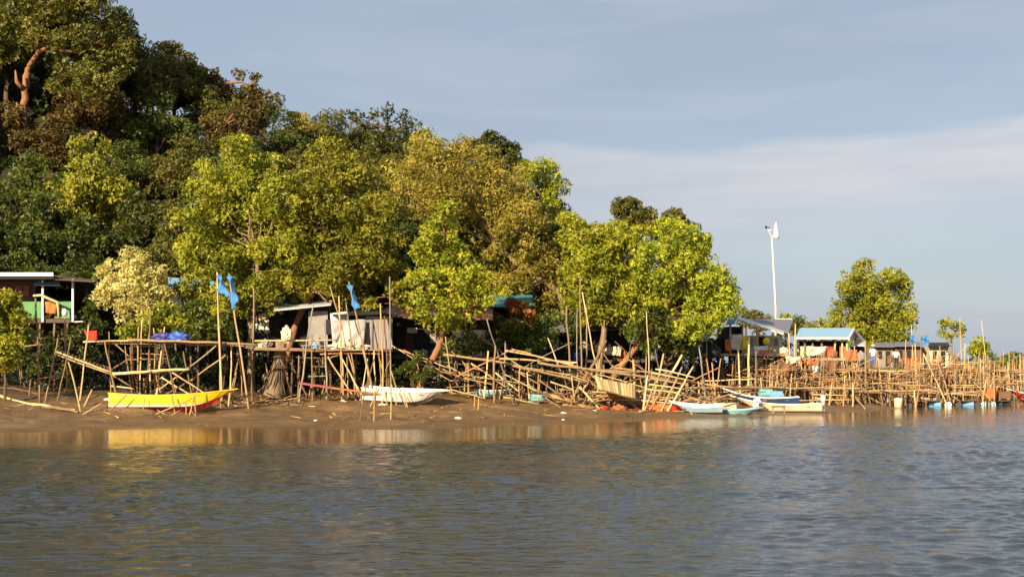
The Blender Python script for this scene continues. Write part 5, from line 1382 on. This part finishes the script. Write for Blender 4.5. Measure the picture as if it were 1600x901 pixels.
for (xt, yt, xb, yb, Y_, r_, lab) in [(1534, 500, 1544, 600, 108, .04, 'tall thin pole leaning left over the small round tree'), (1500, 496, 1503, 600, 109, .035, 'thin pole rising through the little forked tree'), (1508, 536, 1506, 600, 107, .05, 'pale pole just right of the little forked tree'),
                                    (1567, 545, 1568, 600, 113, .03, 'thin far pole left of the right edge'), (1577, 549, 1579, 600, 113, .035, 'thin far pole nearest the right edge'), (1415, 530, 1418, 600, 104, .035, 'thin pole below the small blue flag'),
                                    (1352, 532, 1353, 612, 99.5, .09, 'stout pale post left of the person in blue shorts'), (1430, 536, 1431, 600, 103, .05, 'upright post between the two blue flags'), (1442, 552, 1470, 612, 101, .06, 'long pole leaning left at the cream far boat'), (1462, 556, 1478, 606, 102, .055, 'long pole leaning left under the dark roofed far hut'), (1548, 600, 1546, 628, 103, .06, 'short post on the drum raft side')]:
    stake(xt, yt, xb, yb, Y_, r_, mat='bamboo_pale', name='bamboo_post', label=lab, cat='post')
rg = random.Random(31)
for i, (a, b, w_, h_, Y_, m_, lab) in enumerate([(1275, 548, 34, 12, 99.4, 'cream_tarp', 'cream sheet spread on the deck below the blue roof'), (1240, 562, 26, 9, 96, 'cream_tarp', 'pale net hanging at the left corner of the blue-roofed hut deck'), (1268, 566, 24, 12, 99.5, 'net_orange', 'orange net hanging below the deck of the blue-roofed hut'),
                                               (1300, 572, 22, 20, 99.6, 'net_brown', 'brown net hanging in the poles below the blue-roofed hut'), (1225, 575, 20, 20, 96, 'net_brown', 'brown net hanging in the poles left of the blue-roofed hut'), (1274, 576, 10, 8, 99.2, 'white_cloth', 'small pinkish white rag hanging below the orange net'),
                                               (1330, 555, 18, 16, 101, 'net_orange', 'orange brown net under the gable of the blue-roofed hut'), (1318, 578, 26, 18, 102.2, 'net_brown', 'dark brown net low under the gable end'), (1392, 560, 14, 14, 104.8, 'net_brown', 'brown net behind the person with black hair'), (1425, 566, 26, 16, 106.8, 'net_orange', 'orange net drying between the flag poles'),
                                               (1462, 572, 26, 16, 107, 'net_brown', 'brown net drying under the dark roofed far hut'), (1504, 576, 24, 16, 109.6, 'net_orange', 'orange net drying right of the little forked tree'), (1550, 578, 26, 14, 113, 'net_brown', 'brown net drying near the right edge'), (1195, 580, 24, 18, 97.2, 'net_orange', 'orange net hanging below the teal-gabled house'),
                                               (1345, 584, 26, 14, 101.8, 'net_brown', 'brown net low beside the stout pale post'), (1182, 566, 20, 10, 96.5, 'net_brown', 'small brown net under the salmon orange one')]):
    tag(cloth('fishing_net', [P(a - w_ / 2, b - h_ / 2 + rg.uniform(-2, 2), Y_), P(a + w_ / 2, b - h_ / 2 + rg.uniform(-2, 2), Y_), P(a + w_ * .4, b + h_ / 2 + rg.uniform(-3, 3), Y_ - .1), P(a - w_ * .42, b + h_ / 2 + rg.uniform(-3, 3), Y_ - .1)], m_, seed=60 + i, wave=.14, n=11), lab, 'net')

# ------------------------------------------------------------------ drum raft, drums, crates
def drum(parent, c, axis_, r, ln, mat, name='float_drum', label=None, cat=None):
    c = Vector(c); ax = Vector(axis_).normalized(); prof = [(-.5, .0), (-.5, .88), (-.47, 1), (-.2, 1), (-.18, 1.05), (-.15, 1), (.15, 1), (.18, 1.05), (.2, 1), (.47, 1), (.5, .88), (.5, .0)]
    m = MB().tube([c + ax * ln * p[0] for p in prof], [max(.001, r * p[1]) for p in prof], 14, False)
    return tag(m.build(name, mat, parent, smooth=False), label, cat)


rf = thing('drum_raft', 'long plank raft floating on blue and white drums in front of the far boats', 'raft', tuple(P(1490, 632, 100.5)))
for (a, w_, m_, end) in [(1420, 7, 'black', 1), (1437, 10, 'black', 0), (1460, 19, 'blue_plastic', 0), (1481, 9, 'white_plastic', 1), (1497, 8, 'black', 1), (1510, 21, 'blue_plastic', 0), (1526, 7, 'black', 1), (1535, 10, 'skyblue', 1), (1550, 11, 'skyblue', 1), (1560, 10, 'navy', 0), (1572, 12, 'black', 0)]:
    c = P(a, 629, 99.3 + (a - 1400) * .030); c.z = .12
    ln = w_ / F * c.y if not end else .9
    drum(rf, c, (1, 0, 0) if not end else (.25, 1, 0), .25, max(ln, .5), m_)
m = MB()
for k in range(4): m.beam(P(1414, 623, 99.4 + k * .35), P(1582, 623.5, 104.4 + k * .35), .28, .05)
for v_ in range(len(m.v)): m.v[v_] = (m.v[v_][0], m.v[v_][1], m.v[v_][2] - P(1414, 623, 99.4).z + .47)
m.build('deck', 'plank', rf)
c = P(1403.5, 635, 97.4)
m = MB().tube([(c.x, c.y, -.1), (c.x, c.y, .6), (c.x, c.y, .66), (c.x, c.y, .70)], [.26, .31, .31, .22], 14)
tag(m.build('plastic_tub', 'cream', None, smooth=True), 'cream tub standing at the left end of the drum raft', 'tub')
cr = P(1546, 620, 103.2); cr.z = .50
ct = thing('crate', 'tall orange crate standing on the raft near the red boat', 'crate', tuple(cr))
m = MB(); m.box(cr.x - .36, cr.x + .36, cr.y - .35, cr.y + .35, cr.z, cr.z + .75); m.build('body', 'orange', ct)
m = MB()
for k in range(4): m.box(cr.x - .38, cr.x + .38, cr.y - .38, cr.y - .352, cr.z + .04 + k * .18, cr.z + .11 + k * .18)
m.box(cr.x - .4, cr.x + .4, cr.y - .4, cr.y + .4, cr.z + .753, cr.z + .80); m.build('rim', 'net_orange', ct)
q = P(1568, 620, 104); m = MB().box(q.x - .45, q.x + .45, q.y - .3, q.y + .3, .5, .98).box(q.x - .48, q.x + .48, q.y - .33, q.y + .33, .983, 1.03)
tag(m.build('crate', 'net_brown', None), 'brown wooden crate between the orange crate and the red boat', 'crate')
for i, (a, b, Y_, m_, lab) in enumerate([(1213, 617, 91.2, 'blue_plastic', 'blue drum lying behind the navy boat'), (1196, 614, 91.4, 'teal', 'teal drum lying left of the blue drum behind the navy boat')]):
    c = P(a, b, Y_); c.z = max(c.z, gz(c.x, c.y) + .25)
    drum(None, c, (1, .2, 0), .27, .8, m_, 'plastic_drum', lab, 'drum')
heap('motor_cover', P(1183, 629, 86.9), (.27, .25, .3), 'white_plastic', 'pinkish white motor cover resting on the rim of the long white boat', 'motor cover', 2)
m = MB(); m.beam(P(1186, 631, 86.6), P(1200, 641, 86.2), .1, .14); tag(m.build('motor_shaft', 'plank_dark', None), 'dark shaft slanting from the motor cover to the water', 'shaft')
bn = thing('wooden_trestle', 'small brown trestle standing against the side of the long white boat', 'trestle', tuple(P(1215, 645, 85.8)))
MB().beam(P(1206, 635, 85.8), P(1227, 634.5, 85.8), .2, .09).build('top', 'plank', bn)
for a in (1208, 1225): MB().beam(P(a, 635, 85.8), P(a + (1 if a > 1210 else -1), 652, 85.8), .08, .08).build('leg', 'plank', bn)

# litter on the mud
rg = random.Random(77)
LT = [(48, 641, .12, 'white_plastic', 'white scrap on the mud beside the pale logs'), (168, 625, .16, 'white_plastic', 'white rag at the left end of the yellow boat'), (598, 634, .2, 'white_plastic', 'crumpled white bag on the mud under the white boat stern'), (716, 654, .14, 'white_plastic', 'white scrap on the mud right of the white boat'),
      (880, 646, .13, 'white_plastic', 'round white scrap on the open mud'), (929, 642, .10, 'white_plastic', 'small white scrap left of the thick sloping beam'), (536, 628, .16, 'cream', 'pale board scrap below the middle deck'), (470, 629, .14, 'cream', 'pale scrap left of the red plank'), (493, 657, .08, 'white_plastic', 'tiny white scrap low on the mud'),
      (620, 590, .13, 'white_plastic', 'white scrap on the bank by the tall pipe'), (880, 656, .07, 'white_plastic', 'tiny white scrap at the water edge'), (212, 645, .1, 'cream', 'pale scrap before the yellow boat')]
for i, (a, b, r_, m_, lab) in enumerate(LT):
    p = hit(a, b); heap('plastic_scrap', (p.x, p.y, p.z + r_ * .25), (r_ * 1.3, r_, r_ * .5), m_, lab, 'litter', 50 + i)
for i in range(70):
    x = rg.uniform(-28, 14); sh_ = float(np.interp(x, SHX, SHY)); y = sh_ + rg.uniform(.8, 12); r_ = rg.uniform(.03, .10) ; z = gz(x, y)
    heap('mud_clod', (x, y, z), (r_ * 1.6, r_ * 1.3, r_ * .8), 'mud', 'small dark mud clod on the open tidal mud', 'clod', 200 + i, 'mud clods on the tidal flat')

rg = random.Random(91)
for i in range(110):
    x = rg.uniform(-28, 16); sh_ = float(np.interp(x, SHX, SHY)); y = sh_ + 3 + 13 * rg.random() ** .6; z = gz(x, y)
    an = rg.uniform(0, 3.14); ln = rg.uniform(.15, .8); a = Vector((x, y, z + .05)); b = a + Vector((math.cos(an) * ln, math.sin(an) * ln, rg.uniform(0, .12)))
    pole(a, b, rg.uniform(.012, .03), rg.choice(('bamboo', 'bamboo_dark', 'bamboo_pale', 'plank_dark')), name='mud_stick', label='short stick or splinter washed up on the tidal mud', cat='stick', group='sticks washed up on the mud', amt=.05, n=4)
for i, (a, b, Y_, rx, rz_, m_, nm, lab, ct) in enumerate([
    (405, 541, 84, .22, .2, 'cream', 'bucket', 'pale bucket on the deck left of the tree stump', 'bucket'), (416, 538, 85, .4, .3, 'grey', 'sack', 'grey sack behind the pale bucket', 'sack'), (448, 522, 83.8, .32, .5, 'cream_tarp', 'hung_rag', 'cream rag draped over the top of the tree stump', 'rag'),
    (492, 542, 84.6, .25, .25, 'blue_plastic', 'bucket', 'blue bucket at the foot of the grey shack wall', 'bucket'), (662, 551, 89.8, .3, .22, 'grey', 'sack', 'grey sack on the floor edge of the dark house', 'sack'), (645, 484, 90, .5, .22, 'roof_rust', 'roof_scrap', 'orange sheet scrap on the eave of the dark house', 'sheet'),
    (902, 557, 92.6, .28, .3, 'blue_tarp', 'bucket', 'blue bucket under the pale sheet eave', 'bucket'), (972, 556, 92.4, .3, .4, 'net_orange', 'net_bundle', 'orange brown bundle left of the stout short post', 'bundle'), (1022, 556, 92.4, .3, .3, 'white_cloth', 'sack', 'white sack in the dark boathouse opening', 'sack'),
    (1070, 549, 96, .3, .35, 'net_orange', 'net_bundle', 'brown bundle hanging left of the pink towel', 'bundle'), (1225, 548, 97.2, .35, .25, 'cream_tarp', 'sack', 'cream sack at the right end of the teal-gabled house deck', 'sack'), (1262, 552, 103.6, .3, .3, 'green', 'bucket', 'green basin inside the blue-roofed hut', 'basin'),
    (1300, 552, 103.4, .35, .3, 'net_orange', 'net_bundle', 'orange bundle inside the blue-roofed hut', 'bundle'), (1345, 556, 104.6, .3, .35, 'grey', 'sack', 'grey sack on the step of the small grey-roofed hut', 'sack')]):
    c = P(a, b, Y_); heap(nm, tuple(c), (rx, rx * .9, rz_), m_, lab, ct, 300 + i)

# ------------------------------------------------------------------ people
def skin_mesh(nodes, edges, mat, name, parent, sub=1):
    """nodes: (x, y, z, r) joined by edges into one smooth continuous surface"""
    me = bpy.data.meshes.new(name); me.from_pydata([n_[:3] for n_ in nodes], edges, [])
    tmp = bpy.data.objects.new('tmp', me); COL.objects.link(tmp)
    tmp.modifiers.new('s', 'SKIN'); md_ = tmp.modifiers.new('u', 'SUBSURF'); md_.levels = sub
    sv = me.skin_vertices[0].data
    for i, n_ in enumerate(nodes):
        sv[i].radius = (n_[3], n_[3] * (n_[4] if len(n_) > 4 else 1)); sv[i].use_root = (i == 0)
    dg = bpy.context.evaluated_depsgraph_get(); out = bpy.data.meshes.new_from_object(tmp.evaluated_get(dg))
    bpy.data.objects.remove(tmp)
    out.materials.clear(); out.materials.append(M[mat]); out.polygons.foreach_set('use_smooth', [True] * len(out.polygons))
    o = bpy.data.objects.new(name, out); COL.objects.link(o); o.parent = parent; ORI[o.name] = Vector((0, 0, 0)); return o


def person(label, foot, rz, shirt, shorts, hat=None, arm=0.0, H=1.66, long_leg=False):
    root = thing('person', label, 'person', tuple(foot)); s_ = H / 1.7
    nodes = [(0, 0, .93, .13), (0, 0, 1.10, .12), (0, 0, 1.30, .145), (0, .01, 1.42, .10), (0, .0, 1.49, .052), (0, -.01, 1.56, .085), (0, -.01, 1.64, .09)]
    edges = [(i, i + 1) for i in range(6)]
    for sg in (-1, 1):
        b = len(nodes); nodes += [(sg * .10, 0, .86, .095), (sg * .12, -.02, .50, .062), (sg * .13, .02, .10, .04), (sg * .14, -.14, .035, .036)]
        edges += [(0, b), (b, b + 1), (b + 1, b + 2), (b + 2, b + 3)]
        b = len(nodes); f_ = arm if sg > 0 else 0
        el = (sg * .27, -.04 - f_ * .12, 1.13 + f_ * .05); wr = (sg * (.29 - f_ * .1), -.12 - f_ * .22, .89 + f_ * .22)
        nodes += [(sg * .18, .01, 1.40, .058), (*el, .042), (*wr, .028), (wr[0], wr[1] - .02, wr[2] - .07, .032)]
        edges += [(3, b), (b, b + 1), (b + 1, b + 2), (b + 2, b + 3)]
        for k in range(5):
            fb = len(nodes); L_ = (.055, .085, .095, .088, .07)[k]; dy = (k - 2) * .022
            if k == 0: nodes += [(wr[0] - sg * .02, wr[1] - .055, wr[2] - .07, .010), (wr[0] - sg * .03, wr[1] - .075, wr[2] - .10, .009)]
            else: nodes += [(wr[0], wr[1] + dy - .02, wr[2] - .10 - L_ * .4, .0095), (wr[0] - sg * .02, wr[1] + dy - .02, wr[2] - .10 - L_, .008)]
            edges += [(b + 3, fb), (fb, fb + 1)]
    skin_mesh(nodes, edges, 'skin', 'body', root)
    k = len(ORI)
    m = MB(); m.ellipsoid((0, -.105, 1.60), (.014, .022, .022), 8, 6); m.ellipsoid((-.095, 0, 1.60), (.014, .026, .034), 8, 6); m.ellipsoid((.095, 0, 1.60), (.014, .026, .034), 8, 6)

    def part(nm, mb, mat):
        me = bpy.data.meshes.new(nm); me.from_pydata([tuple(v) for v in mb.v], [], mb.f); me.materials.append(M[mat]); me.polygons.foreach_set('use_smooth', [True] * len(me.polygons))
        o = bpy.data.objects.new(nm, me); COL.objects.link(o); o.parent = root

    part('nose_and_ears', m, 'skin')
    for sg in (-1, 1): part('eye', MB().ellipsoid((sg * .034, -.092, 1.625), (.014, .010, .009), 8, 6), 'hair')
    part('mouth', MB().ellipsoid((0, -.09, 1.555), (.026, .010, .007), 8, 6), 'darkred')
    part('hair', MB().ellipsoid((0, .018, 1.655), (.103, .108, .10), 14, 8), 'hair')
    part('shirt', MB().tube([(0, 0, .90), (0, 0, 1.0), (0, 0, 1.18), (0, .005, 1.34), (0, .01, 1.43), (0, .01, 1.48)], [.165, .16, .165, .185, .14, .065], 14, False)
         .tube([(.14, .01, 1.41), (.225, -.01, 1.27), (.25, -.03, 1.18)], [.085, .072, .07], 10, False).tube([(-.14, .01, 1.41), (-.225, -.01, 1.27), (-.25, -.03, 1.18)], [.085, .072, .07], 10, False), shirt)
    e = .12 if long_leg else .52
    part('trousers' if long_leg else 'shorts', MB().tube([(0, 0, 1.0), (0, 0, .92), (0, 0, .84)], [.155, .17, .15], 14, False).tube([(.09, 0, .92), (.11, -.01, .70), (.12, -.015, e)], [.11, .105, .095], 10, False).tube([(-.09, 0, .92), (-.11, -.01, .70), (-.12, -.015, e)], [.11, .105, .095], 10, False), shorts)
    if hat: part('hat', MB().tube([(0, 0, 1.68), (0, 0, 1.69), (0, 0, 1.70), (0, 0, 1.78), (0, 0, 1.80)], [.20, .19, .115, .10, .03], 16, True), hat)
    root.rotation_euler = (0, 0, rz); root.scale = (s_,) * 3


f1 = P(1364, 577, 103.6); f1.z += .03
person('person in a white top, pale hat and blue shorts standing on the far deck', f1, R(15), 'white_cloth', 'blue_tarp', 'white_cloth', .6, 1.72)
f2 = P(1400, 577, 104.0); f2.z += .03
person('person with black hair, white shirt and dark trousers, right of the one in blue shorts', f2, R(-25), 'white_cloth', 'net_dark', None, 0, 1.5, True)
